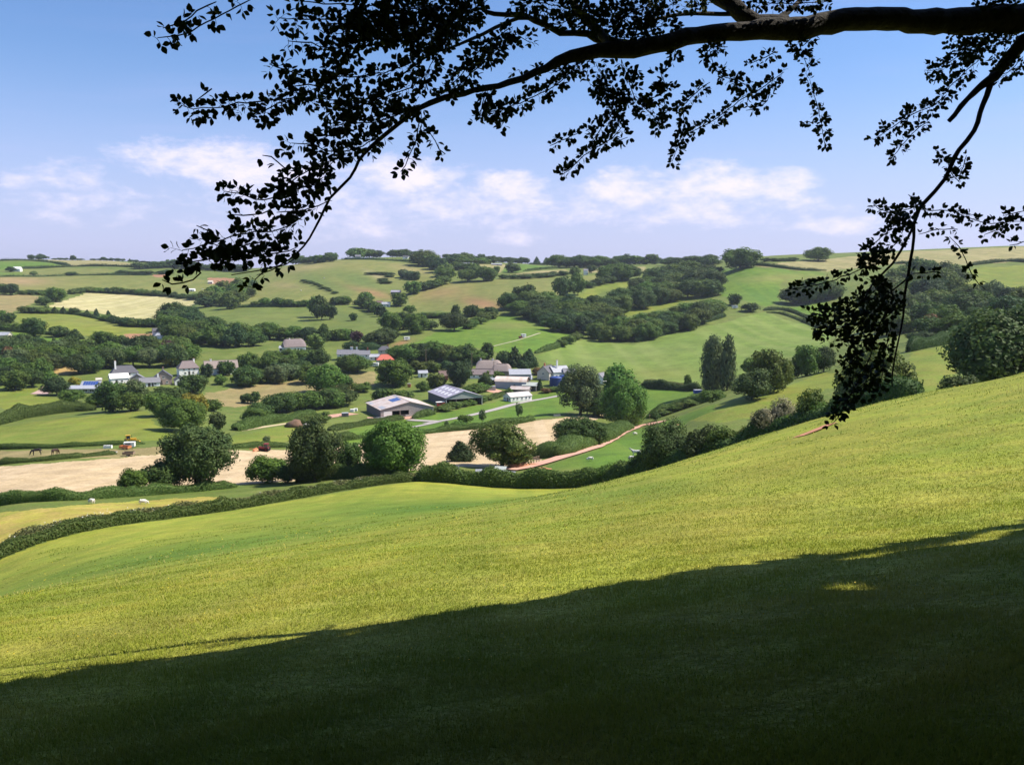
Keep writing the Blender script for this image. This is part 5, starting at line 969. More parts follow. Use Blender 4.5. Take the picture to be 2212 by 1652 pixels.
# ---------------------------------------------------------------- vehicles and farm things
def wheel(par, x, y, r, w, rim, z=None):
    t = tubes([(x, y-w/2, r), (x, y-w/2, r), (x, y+w/2, r), (x, y+w/2, r)], [r*.6, r, r, r*.6], 18); wh = part(par, 'wheel', [t], BLACK, True, )
    part(wh, 'rim', [tubes([(x, y-w/2-.03, r), (x, y+w/2+.03, r)], [r*.58, r*.58], 14), (lambda c: (np.array([(x+r*.58*math.cos(a), y-w/2-.03, r+r*.58*math.sin(a)) for a in c]), np.array([(0, i, i+1) for i in range(1, 13)])))([2*math.pi*i/14 for i in range(14)])], rim)
def tractor(k, u, v, rz, paint, label, Y=None, loader=False):
    g = ground(*cc(k, (u, v)), Y); e = thing('tractor', label, 'tractor', g, rz)   # front faces +x
    part(e, 'bonnet', [bx(1.15, 0, .95, 1.9, .75, .75), bx(1.1, 0, .7, 2.0, .5, .25), bx(2.08, 0, 1.0, .08, .6, .6)], paint); part(e, 'chassis', [bx(.2, 0, .55, 3.2, .5, .35)], BLACK)
    e.scale = (.78,)*3; c = part(e, 'cab', [bx(-.55, -.6, .9, 1.3, .06, .5), bx(-.55, .6, .9, 1.3, .06, .5), bx(-1.2, 0, .9, .06, 1.2, .5)]+[bx(x, y, 1.4, .09, .09, 1.25) for x in (-1.17, .08) for y in (-.58, .58)], paint)
    part(c, 'cab_glass', [bx(-.55, -.58, 1.4, 1.15, .03, 1.2), bx(-.55, .58, 1.4, 1.15, .03, 1.2), bx(.07, 0, 1.4, .03, 1.05, 1.2), bx(-1.17, 0, 1.4, .03, 1.05, 1.2)], GLASS); part(c, 'cab_roof', [bx(-.55, 0, 2.65, 1.6, 1.45, .16)], paint)
    part(e, 'exhaust', [tubes([(.7, .3, 1.6), (.7, .3, 2.7)], [.06, .06], 8)], BLACK); part(e, 'mudguard', [bx(-.9, s*.95, 1.5, 1.2, .45, .08) for s in (-1, 1)], paint)
    for s in (-1, 1): wheel(e, -.85, s*.95, .82, .46, paint); wheel(e, 1.55, s*.8, .52, .34, paint)
    part(e, 'headlight', [bx(2.13, s*.22, 1.25, .04, .18, .14) for s in (-1, 1)], SKYL)
    if loader: part(e, 'loader_arm', [slab([(.2, s*.55, 1.5), (2.6, s*.55, .75), (2.6, s*.55+.12, .75), (.2, s*.55+.12, 1.5)], .18) for s in (-1, 1)], paint); part(e, 'bucket', [bx(3.0, 0, .35, .7, 1.9, .08), bx(2.7, 0, .35, .08, 1.9, .7)], paint)
    return e
tractor(6,240,826,175,REDP,'red tractor working along the top of the straw field')
tractor(5,1120,752,30,YELL,'yellow tractor loader at the edge of the valley meadow',loader=True)
def implement(k, u, v, rz, label):
    g = ground(*cc(k, (u, v))); e = thing('hay_tedder', label, 'farm implement', g, rz); part(e, 'beam', [bx(0, 0, .7, .25, 2.6, .2), bx(.8, 0, .7, 1.5, .15, .15)], ORNG); part(e, 'rotor', [tubes([(-.1, y, .25), (-.1, y, .75)], [.55, .12], 10) for y in (-.95, 0, .95)], ORNG)
    for s in (-1, 1): wheel(e, -.2, s*1.2, .28, .14, ORNG)
implement(6,155,828,175,'orange hay implement trailed behind the red tractor')
def trailer(k, u, v, L, rz, body, label, H=1.9, box=True, name='livestock_trailer', cat='trailer'):
    g = ground(*cc(k, (u, v))); e = thing(name, label, cat, g, rz); e.scale = (.72,)*3 if cat == 'trailer' and k == 5 else (1,)*3
    if box:
        part(e, 'body', [bx(0, 0, .55, L, 1.9, H)], body); part(e, 'roof', [bx(0, 0, .55+H, L+.1, 2.0, .1)], WHITE); part(e, 'door', [bx(-L/2-.03, 0, .6, .05, 1.6, H-.2)], TIN); part(e, 'window', [bx(-.3, -.97, 1.5, L*.5, .04, .4)], GLASS)
    else: part(e, 'bed', [bx(0, 0, .7, L, 2, .15)]+[bx(0, s*.98, .85, L, .05, .7) for s in (-1, 1)]+[bx(s*L/2, 0, .85, .05, 2, .7) for s in (-1, 1)], body)
    part(e, 'drawbar', [bx(L/2+.7, 0, .5, 1.4, .1, .1)], BLACK)
    for s in (-1, 1): wheel(e, -.2, s*1.0, .36, .2, TIN)
trailer(3,596,866,3.2,20,WHITE,'white livestock trailer in the green field below the long wood'); trailer(3,570,874,2.2,15,REDP,'small red flat trailer left of the white livestock trailer',box=False,name='flat_trailer')
trailer(5,1118,795,3.6,10,FRAMEW,'pale trailer below the yellow tractor loader',H=1.5); trailer(5,1080,812,3.6,-15,ORNG,'rusty red farm trailer left of the pale trailer',box=False,name='flat_trailer'); trailer(5,1110,868,3.4,5,WOODP,'brown empty trailer at the top edge of the straw field',box=False,name='flat_trailer')
trailer(6,1750,442,3.6,25,REDP,'red livestock trailer parked at the front corner of the grey barn',H=1.6)
trailer(4,288,476,5,10,WHITE,'white van parked by the wood on the right hill',H=2,name='van',cat='van')
trailer(2,1185,1118,4.6,-5,WHITE,'white van parked below the red roofed bungalow',H=1.6,name='van',cat='van')
trailer(2,1462,890,4,20,WHITE,'white trailer on the bare corner above the village',H=1.8)
def trough(k, u, v, L, W, H, rz, m, label, name='water_trough', cat='trough'):
    g = ground(*cc(k, (u, v))); e = thing(name, label, cat, g, rz); e.scale = (.65,)*3 if k == 5 else (.8,)*3; part(e, 'side', [bx(0, s*W/2, 0, L, .08, H) for s in (-1, 1)]+[bx(s*L/2, 0, 0, .08, W, H) for s in (-1, 1)], m); part(e, 'base', [bx(0, 0, .05, L-.1, W-.1, .12)], m); part(e, 'leg', [bx(a*L*.4, b*W*.4, -.3, .15, .15, .34) for a in (-1, 1) for b in (-1, 1)], m)
trough(5,918,800,1.9,1.3,1.3,0,WHITE,'left white feed bin in the horse paddock','feed_bin','bin'); trough(5,945,800,1.7,1.3,1.3,5,WHITE,'right white feed bin in the horse paddock','feed_bin','bin'); trough(5,945,838,5,1.6,.5,3,CONC,'long pale trough below the two feed bins')
trough(7,885,530,2.8,1.6,1.2,10,CONC,'grey stone trough at the edge of the trees by the straw field'); trough(6,1675,650,3.4,1.6,.8,5,GREENC,'green trough on the hedge below the lane'); trough(6,835,628,1,1,1.2,0,WHITE,'white bucket bin beside the brambly bank','feed_bin','bin')
def container(k, u, v, L, W, H, rz, m, label, name='container', cat='container'):
    g = ground(*cc(k, (u, v))); e = thing(name, label, cat, g, rz); part(e, 'body', [bx(0, 0, 0, L, W, H)]+[bx(-L/2+.3+i*.5, -W/2-.03, .1, .2, .06, H-.2) for i in range(int((L-.3)/.5))], m); part(e, 'lid', [bx(0, 0, H+.003, L+.12, W+.12, .1)], GREYR if m is not WHITE else WHITE); part(e, 'door', [bx(-L/2-.03, 0, .1, .05, W*.8, H-.2)], m)
container(6,932,530,2.6,2.2,1.7,15,DIRTW,'dark container with grey lid in the farmyard left of the rusty barn'); container(6,993,490,1.6,1.3,1.3,0,WHITE,'white plastic tank in a frame left of the rusty barn','liquid_tank','tank'); container(6,1022,482,1.5,1.2,1.2,0,WHITE,'second white plastic tank touching the rusty barn','liquid_tank','tank')
container(7,2098,325,3.2,2.2,1.4,10,BLUEC,'bright blue covered bin under the poplars','covered_bin','bin'); container(2,1484,1296,1.6,1.4,1.9,0,ORNG,'small orange digger body in the field above the grey barn','dumper','dumper')
container(7,310,300,5,2.4,2.0,10,CONC,'pale cluttered shelter in the red yard left of the arched barn','shelter','shed'); container(6,1260,552,5,1.2,.9,24,BRICK,'low red wall of crates at the foot of the rusty barn','crate_row','crates')
def heap(k, u, v, L, W, H, m, label, name='rubble_heap', cat='heap'):
    g = ground(*cc(k, (u, v))); I = ICO2; V = I[0].copy(); V = V*(1+.16*rng.normal(size=(len(V), 1)))*[L/2, W/2, H]; V[:, 2] = np.maximum(V[:, 2], -.2); o = link(bpy.data.objects.new(name, np_mesh(name, [(V, I[1], 0, True)], [m]))); o.location = g; tag(o, label, cat)
heap(6,500,612,6.5,4,2.6,sm('dung',(.14,.085,.055),.95,noise=((.21,.13,.09),2,.8)),'brown dung heap at the end of the pale bank path','dung_heap'); heap(6,600,615,3,2.4,1.2,CONC,'grey heap right of the brown dung heap'); heap(6,1880,436,2.2,1.6,1.0,ORNG,'orange heap of bales under the open grey barn','bale_heap'); heap(7,760,985,3.4,1.6,.6,MATS['red_earth'],'low mound of red earth beside the pink track','earth_mound'); heap(7,560,960,4,1.4,.9,MATS['red_earth'],'bank of red earth behind the start of the pink track','earth_mound'); heap(7,1920,600,2.6,1.2,.3,MATS['red_earth'],'small red mole hill patch above the climbing hedge','earth_mound')
# rail fence, gate and poles
def rails(k, a, b, n, label, H=1.2):
    A, B = ground(*cc(k, a)), ground(*cc(k, b)); e = thing('rail_fence', label, 'fence', A, 0); d = B-A
    for i in range(n): p = d*(i/(n-1)); part(e, 'post', [bx(p.x, p.y, p.z-.3, .14, .14, H+.3)], WOODP)
    for z in (.45, .85, 1.15): part(e, 'rail', [tubes([(0, -.09, z), (d.x, d.y-.09, d.z+z)], [.05, .05], 4)], WOODP)
rails(7,(615,938),(730,912),6,'wooden rail fence beside the start of the pink track'); rails(7,(1680,548),(1690,520),2,'pair of gate posts at the upper end of the pink track',1.7)
def pole(k, u, v, h, label):
    g = ground(*cc(k, (u, v))); e = thing('telegraph_pole', label, 'pole', g, 10); part(e, 'shaft', [tubes([(0, 0, -.5), (0, 0, h)], [.16, .11], 8)], WOODP, True); part(e, 'crossarm', [bx(0, 0, h-.6, 1.6, .12, .12)], WOODP); part(e, 'insulator', [tubes([(x, 0, h-.48), (x, 0, h-.28)], [.06, .04], 6) for x in (-.65, .65)], FRAMEW)
pole(3,340,1215,9,'telegraph pole in front of the thatched farmhouse'); pole(6,2022,115,9,'telegraph pole left of the thatched farmhouse by the dark evergreen'); pole(6,1628,80,9,'telegraph pole in the tree belt above the little white hut'); pole(2,1480,825,9,'telegraph pole against the side valley trees')

# ---------------------------------------------------------------- animals
def animal(k, u, v, kind, rz, mat, label, s=1.0, graze=True, Y=None, group=None):
    g = ground(*cc(k, (u, v)), Y); bm = bmesh.new(); me = bpy.data.meshes.new(kind)
    J = {'cow': dict(H=1.35, L=1.5, bw=.34, leg=.07, neck=.17, head=.13), 'horse': dict(H=1.45, L=1.45, bw=.30, leg=.065, neck=.16, head=.11), 'sheep': dict(H=.72, L=.85, bw=.25, leg=.035, neck=.12, head=.08)}[kind]
    H, L, bw = J['H'], J['L'], J['bw']; zt = H-bw
    hd = (L*.5+.62*H*.6, 0, .18*H) if graze else (L*.5+.42*H, 0, H*1.12); hn = (L*.5+.30*H, 0, .52*H) if graze else (L*.5+.22*H, 0, H*.98)
    V = [(-L*.5, 0, zt), (-L*.2, 0, zt-.02), (L*.15, 0, zt-.04), (L*.45, 0, zt+.02), hn, hd, (hd[0]+.13*H, 0, hd[2]-.10*H)]; RR = [bw*.82, bw, bw*1.02, bw*.8, J['neck'], J['head'], J['head']*.62]
    E = [(0, 1), (1, 2), (2, 3), (3, 4), (4, 5), (5, 6)]
    for s_ in (-1, 1):
        for fx, fr in ((-L*.48, 1), (L*.42, 0)):
            b = len(V); y = s_*bw*.55; kx = .06 if fr else -.01
            V += [(fx, y, zt-bw*.55), (fx+(.08*H if fr else 0), y, .52*H), (fx-(.07*H if fr else -.01*H), y, .27*H), (fx-(.03*H if fr else 0), y, 0.0)]; RR += [bw*.5, J['leg']*1.7, J['leg'], J['leg']*.95]; E += [(0 if fr else 3, b), (b, b+1), (b+1, b+2), (b+2, b+3)]
    b = len(V); V += [(-L*.5-bw*.75, 0, zt-.05), (-L*.5-bw*.95, 0, .38*H)]; RR += [.035, .03]; E += [(0, b), (b, b+1)]
    me.from_pydata([(x*s, y*s, z*s) for x, y, z in V], E, []); o = bpy.data.objects.new(kind, me); link(o); o.location = g; o.rotation_euler.z = R(rz)
    md = o.modifiers.new('skin', 'SKIN'); ms = o.modifiers.new('sub', 'SUBSURF'); ms.levels = 1; ms.render_levels = 2
    for i, r_ in enumerate(RR): me.skin_vertices[0].data[i].radius = (r_*s, r_*s)
    me.skin_vertices[0].data[1].use_root = True
    me.materials.append(mat); tag(o, label, kind, group)
    def ch(nm, shapes, m): part(o, nm, shapes, m, True)
    ch('ear', [(ICO1[0]*[.05*s, .03*s, .10*s]+np.array(hd)*s+np.array([-.02, y*H*.09, .10*H])*s, ICO1[1]) for y in (-1, 1)], mat)
    if kind == 'horse': ch('mane', [(ICO1[0]*[.22*s, .03*s, .12*s]+np.array([(hn[0]+L*.4)/2-.03, 0, (hn[2]+zt)/2+bw*.7])*s, ICO1[1])], BLACK)
    if kind == 'sheep': ch('fleece', [(ICO2[0]*(1+.05*rng.normal(size=(len(ICO2[0]), 1)))*[L*.62*s, bw*1.12*s, bw*1.1*s]+np.array([0, 0, zt*s]), ICO2[1])], mat)
FRIES = sm('black_white_hide', (.75, .73, .70), .8, noise=((.02, .02, .02), 2.4, 1.0)); WOOL = sm('wool', (.66, .63, .56), .95, noise=((.52, .48, .41), 6, .6)); BAY = sm('bay_hide', (.055, .032, .02), .6); DKH = sm('black_hide', (.018, .015, .015), .6)
animal(7,1570,868,'cow',170,FRIES,'black and white cow standing by the climbing hedge, the larger one',.95,graze=False); animal(7,1535,912,'cow',10,FRIES,'smaller black and white cow grazing below the other cow',.8)
animal(7,1172,903,'sheep',180,WOOL,'white sheep grazing in the middle of the field below the pink track'); animal(7,1555,682,'sheep',20,WOOL,'white sheep high up in the field beside the pink track bend')
animal(5,318,856,'horse',200,DKH,'black horse grazing in the brown paddock at left',1.15); animal(5,474,856,'horse',80,BAY,'dark brown horse grazing in the brown paddock right of the black one',1.15)
animal(2,750,357,'sheep',180,WOOL,'white sheep near the gorse line high on the big hill',1.6); animal(2,550,465,'sheep',0,WOOL,'white sheep low on the pale side of the big hill',1.6); animal(1,1745,452,'sheep',0,WOOL,'white sheep beside the mobile home on the tan field',1.6)
animal(5,790,1272,'sheep',150,WOOL,'pale sheep against the hedge of the yellow verge meadow',1.0); animal(5,1235,1278,'sheep',10,WOOL,'white sheep lying in the middle of the yellow verge meadow',1.0)
# ---------------------------------------------------------------- the overhanging beech
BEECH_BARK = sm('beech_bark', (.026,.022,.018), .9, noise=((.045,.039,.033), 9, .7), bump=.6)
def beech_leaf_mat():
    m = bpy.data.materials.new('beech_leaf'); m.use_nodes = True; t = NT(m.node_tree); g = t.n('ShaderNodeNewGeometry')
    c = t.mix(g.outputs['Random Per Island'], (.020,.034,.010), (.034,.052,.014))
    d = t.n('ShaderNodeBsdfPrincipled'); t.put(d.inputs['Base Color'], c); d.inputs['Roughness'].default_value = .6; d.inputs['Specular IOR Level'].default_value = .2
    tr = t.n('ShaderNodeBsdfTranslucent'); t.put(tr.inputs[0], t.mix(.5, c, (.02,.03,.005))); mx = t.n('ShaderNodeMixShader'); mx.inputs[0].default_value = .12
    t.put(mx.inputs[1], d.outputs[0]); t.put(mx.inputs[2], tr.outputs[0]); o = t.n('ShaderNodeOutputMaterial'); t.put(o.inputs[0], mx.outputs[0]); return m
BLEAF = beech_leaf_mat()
def at(u, v, Y):
    a, t = ray(u, v); return np.array([a*Y, Y, EYE+t*Y])
TRUNK = np.array([9.6, 9.2]); TG = gz(*TRUNK)
beech = thing('beech_tree', 'huge dark beech whose leafy limbs hang across the top and right of the view', 'tree', (TRUNK[0], TRUNK[1], TG))
B0 = np.array([TRUNK[0], TRUNK[1], TG])
def Yu(u): return float(np.interp(u, [300,450,700,900,1230,1600,1900,2212,2400], [5.2,5.5,6.2,6.8,7.8,8.4,8.9,9.3,9.5]))
def Yc(u, v): return float(np.interp(v, [0,100,400,900], [9.3,9.1,8.4,7.7]))
tw_shapes, leafV = [], []
def limb(name, pts, parent=beech, seg=9, mat=None):
    """pts: (u, v, width in pixels, distance or None)"""
    P = np.array([at(u, v, Y or Yu(u)) for u, v, w, Y in pts])-B0; r = [w*.5*(Y or Yu(u))/FPX for u, v, w, Y in pts]
    Q, RR = [P[0]], [r[0]]
    for i in range(len(P)-1):       # smooth resampling with a little crookedness
        p0, p1, p2, p3 = P[max(i-1, 0)], P[i], P[i+1], P[min(i+2, len(P)-1)]; n = max(2, int(np.linalg.norm(p2-p1)/.12))
        for s in range(1, n+1):
            f = s/n; q = .5*((2*p1)+(-p0+p2)*f+(2*p0-5*p1+4*p2-p3)*f*f+(-p0+3*p1-3*p2+p3)*f**3); rad = r[i]+(r[i+1]-r[i])*f
            Q.append(q+rng.normal(size=3)*min(.010, rad*.16)); RR.append(rad*(1+.05*rng.normal()))
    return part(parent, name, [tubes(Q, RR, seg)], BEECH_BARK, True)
# trunk beside the viewer, outside the picture
part(beech, 'trunk', [tubes([(0, 0, -.4), (0, 0, .2), (.05, .02, 1.2), (.0, .1, 3), (-.1, .1, 5.5), (-.15, 0, 8.5), (0, -.2, 12)], [.95, .7, .55, .48, .40, .28, .12], 16)], BEECH_BARK, True)
e0 = (2212+120, 30); tr_px = 5.2
def to_trunk(z, w, side=0): return None
L1 = limb('limb', [(3060,-190,84,9.2),(2640,-90,70,9.25),(2420,5,62,9.4),(2212,38,56,None),(2000,46,50,None),(1850,42,46,None),(1720,60,46,None),(1600,66,38,None),(1480,80,36,None),(1400,100,34,None),(1330,108,33,None),(1230,120,27,None),(1180,148,16,None),(1100,180,13,None),(1000,202,12.5,None),(930,222,11.5,None),(860,268,9.5,None),(800,318,8,None),(775,348,7,None),(757,384,6,None),(713,428,5.5,None),(692,472,5,None),(668,515,4.5,None),(643,546,4,None),(605,573,3,None),(560,584,2.5,None),(500,594,2,None)], seg=14)
limb('limb', [(1420,98,26,8.2),(1305,90,16,8.3),(1270,75,15,8.3),(1209,71,13,8.2),(1155,44,12,8.1),(1124,32,11,8.1),(1066,31,10,8),(1043,15,9,8),(1025,-20,8,8),(980,-140,5,7.9),(940,-260,2,7.8)])
limb('limb', [(1165,42,8,8.1),(1120,40,8,8),(1070,60,7.5,7.8),(1016,86,7,7.6),(960,108,6,7.4),(938,112,5.5,7.3),(890,146,4,7.1),(850,175,3,6.9)])
limb('limb', [(1700,55,40,8.7),(1630,46,36,8.7),(1580,10,34,8.8),(1530,-30,32,8.9),(1470,-150,24,9),(1380,-330,14,9.1),(1300,-520,4,9.2)])
limb('limb', [(1600,30,9,8.8),(1579,31,9,8.8),(1500,31,8,8.7),(1456,34,7,8.7),(1400,45,5,8.6)])
limb('limb', [(1340,105,30,8.1),(1309,85,24,8.2),(1280,55,20,8.3),(1247,23,19,8.4),(1235,-15,18,8.5),(1210,-130,13,8.6),(1150,-300,6,8.7),(1110,-420,2,8.8)])
limb('limb', [(1660,62,18,8.6),(1690,36,12,8.8),(1730,0,10,9),(1790,-90,7,9.1),(1850,-220,2,9.2)])
R1 = limb('limb', [(3040,-160,60,9.2),(2420,10,40,9.4),(2300,40,34,9.35),(2212,90,28,9.25),(2180,128,26,9.2),(2145,166,22,9.1),(2125,182,16,9),(2104,200,13,9),(2075,230,11,8.9),(2050,263,9,8.9)], seg=10)
limb('limb', [(2145,166,16,9.1),(2139,188,13,9),(2122,227,11,8.9),(2104,284,10,8.7),(2060,341,9.5,8.6),(2042,386,9,8.5),(1997,438,8.5,8.4),(1976,466,8,8.35),(1974,512,7,8.3),(1962,591,6,8.2),(1954,640,5.2,8.1),(1951,682,4.6,8.05),(1940,739,4,8),(1928,800,3.2,7.9),(1927,835,2,7.9)])
limb('limb', [(1985,455,7,8.4),(1962,512,5.5,8.2),(1928,569,5,8.1),(1888,609,4,8),(1866,648,3,7.9)])
limb('limb', [(1905,600,3.5,8),(1930,640,3,8),(1900,700,3,7.9),(1880,770,2.6,7.8),(1850,830,2.2,7.75),(1815,890,1.6,7.7)])
limb('limb', [(1962,600,4,8.2),(1900,650,3,8.1),(1860,680,2.5,8),(1800,690,2,8)])
def leaves_at(C, D, N, ln):
    """beech leaves: base C, direction D, normal N, length ln"""
    n = len(C); D = D/np.linalg.norm(D, axis=1, keepdims=True); B = np.cross(N, D); B /= np.linalg.norm(B, axis=1, keepdims=True)+1e-9; N = np.cross(D, B); ln = ln[:, None]
    pr = [(0, 0, 0), (.13, .12, .03), (.38, .31, .07), (.62, .29, .06), (.86, .14, .0), (1.0, 0, -.05)]
    V = [C+D*ln*.0]; P = [C+D*ln*(f+.10)*.92+N*ln*h for f, w, h in pr]
    out = []
    for (f, w, h), c in zip(pr, P): out.append((c-N*ln*(.05 if 0 < f < 1 else 0), c+B*ln*w, c-B*ln*w))
    # vertices: base, 4 mids*3, tip
    VV = [out[0][0]]
    for i in range(1, 5): VV += [out[i][0], out[i][1], out[i][2]]
    VV.append(out[5][0]); V = np.stack(VV, 1).reshape(-1, 3); o = (np.arange(n)*14)[:, None]
    T = np.array([(0, 2, 1), (0, 1, 3), (13, 10, 11), (13, 12, 10)]); Q = np.array([(1, 2, 5, 4), (1, 4, 6, 3), (4, 5, 8, 7), (4, 7, 9, 6), (7, 8, 11, 10), (7, 10, 12, 9)])
    return V, (o[:, None]+T).reshape(-1, 3), (o[:, None]+Q).reshape(-1, 4)
def spray(k, pts, w, dens=1.0, lf=1.0, depth=None, twig=True):
    """leafy spray along a traced twig; w is the spread in crop pixels"""
    s = CR[k][2]; P2 = cl(k, pts); fy = depth or ((lambda u, v: Yc(u, v)) if k == 'C' else (lambda u, v: Yu(u))); dj = rng.normal()*.12
    P = np.array([at(u, v, fy(u, v)+dj) for u, v in P2]); W = w*s*fy(*P2[0])/FPX*.62
    S = [P[0]]
    for p, q in zip(P, P[1:]):
        n = max(1, int(np.linalg.norm(q-p)/.03)); S += [p+(q-p)*i/n for i in range(1, n+1)]
    S = np.array(S)
    for _ in range(4): S[1:-1] = (S[:-2]+2*S[1:-1]+S[2:])/4
    if twig: n = len(S); tw_shapes.append(tubes(S[::2]+rng.normal(size=S[::2].shape)*.004-B0, np.interp(np.arange(0, n, 2), [0, n*.2, n*.8, n], [.0025, .0045, .0045, .0025]), 4))
    C, D, N, LN = [], [], [], []; i = 0; cur = 0.0
    while i < len(S)-1:
        t = S[min(i+2, len(S)-1)]-S[max(i-2, 0)]; t /= np.linalg.norm(t)+1e-9; view = S[i]-np.array([0, 0, EYE]); view /= np.linalg.norm(view); side = np.cross(view, t); side /= np.linalg.norm(side)+1e-9
        for sd in (-1, 1, -1, 1)[:2 if rng.random() < .8 else 3]:
            if rng.random() > 1.1*dens: continue
            L = W*rng.uniform(.25, 1.05); an = rng.uniform(.5, 1.25); dr = t*math.cos(an)*rng.choice([-1, 1], p=[.45, .55])+side*sd*math.sin(an)+view*rng.normal()*.45+np.array([0, 0, -.18]); dr /= np.linalg.norm(dr); p = S[i].copy(); tw = [p.copy()]; m = max(1, int(L/.019))
            for j in range(m):
                dr = dr+rng.normal(size=3)*.09+np.array([0, 0, -.02]); dr /= np.linalg.norm(dr); p = p+dr*.021; tw.append(p.copy()); sg = 1 if j % 2 else -1; b2 = np.cross(dr, view); nrm = rng.normal(size=3)*.55+np.array([0, 0, 1.0])*.5-view*.55
                C.append(p.copy()); ld = dr*.75+b2*sg*.8+rng.normal(size=3)*.30; D.append(ld); N.append(nrm); LN.append(.056*lf*rng.uniform(.7, 1.2))
            if m >= 2: tw_shapes.append(tubes(np.array(tw)[::2] if len(tw) > 3 else np.array(tw), np.linspace(.0022, .001, len(tw[::2] if len(tw) > 3 else tw)), 3)) if True else None; tw_shapes[-1] = (tw_shapes[-1][0]-B0, tw_shapes[-1][1])
            C.append(p.copy()); D.append(dr); N.append(rng.normal(size=3)*.5-view*.5+np.array([0, 0, .4])); LN.append(.058*lf)
        i += 1 if dens > .6 or rng.random() < .5 else 2
    if C: leafV.append((np.array(C)-B0, np.array(D), np.array(N), np.array(LN)))
def flush(name_l='foliage'):
    global tw_shapes, leafV
    C, D, N, LN = (np.concatenate([q[i] for q in leafV]) for i in range(4)); V, T, Q = leaves_at(C, D, N, LN)
    me = np_mesh(name_l, [(V, T, 0, False), (np.zeros((0, 3)), np.zeros((0, 3), int), 0, False)][:1], [BLEAF]) if False else None
    # triangles and quads share the vertices
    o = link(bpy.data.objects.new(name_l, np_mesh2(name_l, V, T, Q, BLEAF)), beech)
    part(beech, 'twigs', tw_shapes, BEECH_BARK, True); n = len(C); tw_shapes, leafV = [], []; return n
def np_mesh2(name, V, T, Q, mat):
    me = bpy.data.meshes.new(name); I = np.concatenate([T.ravel(), Q.ravel()]).astype(np.int32); S = np.r_[np.full(len(T), 3), np.full(len(Q), 4)].astype(np.int32)
    me.vertices.add(len(V)); me.vertices.foreach_set('co', V.astype(np.float32).ravel()); me.loops.add(len(I)); me.loops.foreach_set('vertex_index', I); me.polygons.add(len(S)); me.polygons.foreach_set('loop_start', np.r_[0, np.cumsum(S)[:-1]].astype(np.int32)); me.polygons.foreach_set('use_smooth', np.zeros(len(S), bool)); me.materials.append(mat); me.update(calc_edges=True); return me
NL = 0
for pts, w, d in [
 ([(215,217),(330,205),(420,165),(520,115),(600,70),(700,15),(760,-20)],75,.55),([(250,160),(330,140),(400,100),(440,50),(540,20)],70,.55),
 ([(350,590),(420,615),(560,600),(690,575),(850,560),(1000,540),(1200,560),(1400,560),(1550,640),(1620,660)],120,.75),([(430,560),(480,530),(540,490)],50,.5),([(840,680),(780,650),(830,600),(950,560)],80,.7),
 ([(840,360),(950,400),(1050,430),(1150,430)],95,.75),([(1130,420),(1200,370),(1300,270),(1480,200),(1700,150)],110,.8),([(950,230),(1100,240),(1200,280),(1300,240)],95,.7),([(890,110),(1000,110),(1150,110),(1350,110),(1600,60),(1800,0)],115,.75),([(970,0),(1100,20),(1300,30),(1500,40)],60,.5),
 ([(1200,190),(1500,170),(1800,120),(2000,60)],150,.95),([(1300,60),(1600,220),(1900,160)],150,.9),([(1500,40),(1750,60),(1950,20)],130,.9),([(960,480),(1080,470),(1150,500)],110,.8),([(1170,430),(1350,430),(1500,400),(1650,350),(1700,250)],115,.8),([(1160,610),(1300,600),(1450,560),(1650,480),(1720,400)],120,.9),([(1160,700),(1300,690),(1450,680),(1600,620),(1680,580)],100,.9),
 ([(960,800),(1050,790),(1150,840),(1250,850),(1400,800),(1500,740)],100,.8),([(1080,760),(1200,760),(1350,720)],85,.8),([(800,870),(860,860),(900,930),(960,960)],55,.4),([(840,1080),(950,1020),(1060,950),(1150,900),(1280,880)],85,.75),
 ([(590,1070),(700,1080),(760,1120),(860,1110),(1000,1050),(1100,1030),(1200,1010)],90,.75),([(640,1200),(720,1200),(800,1200),(880,1140)],65,.6),([(880,1180),(1000,1180),(1110,1150),(1160,1130)],60,.65),([(430,1260),(480,1260),(520,1290)],55,.5),([(940,1000),(1050,1060),(1150,960),(1200,900)],80,.8),
 ([(360,1400),(480,1370),(620,1320),(760,1290),(880,1290),(960,1250),(1040,1200)],115,.8),([(300,1480),(420,1460),(560,1450),(700,1440),(820,1420),(950,1400),(1020,1370)],85,.7),([(240,1560),(300,1590),(360,1590),(420,1560),(480,1500)],45,.55),([(740,1600),(780,1530),(850,1510),(930,1470),(1000,1430)],55,.6),([(520,1360),(620,1400),(720,1370),(820,1340)],90,.8),
 ([(1690,600),(1680,700),(1660,780),(1640,850),(1600,920),(1560,980)],55,.85),([(1700,720),(1760,760),(1780,840),(1840,870)],45,.7),([(1850,520),(1920,450),(2000,380),(2080,300),(2160,220)],85,.75),([(1700,450),(1750,350),(1800,270),(1850,200)],95,.85),([(2050,500),(2030,580),(2010,660)],50,.8),([(2010,650),(2100,620),(2170,600)],40,.7),([(2170,610),(2140,710)],35,.6),
]: spray('A', pts, w, d)
NL += flush()
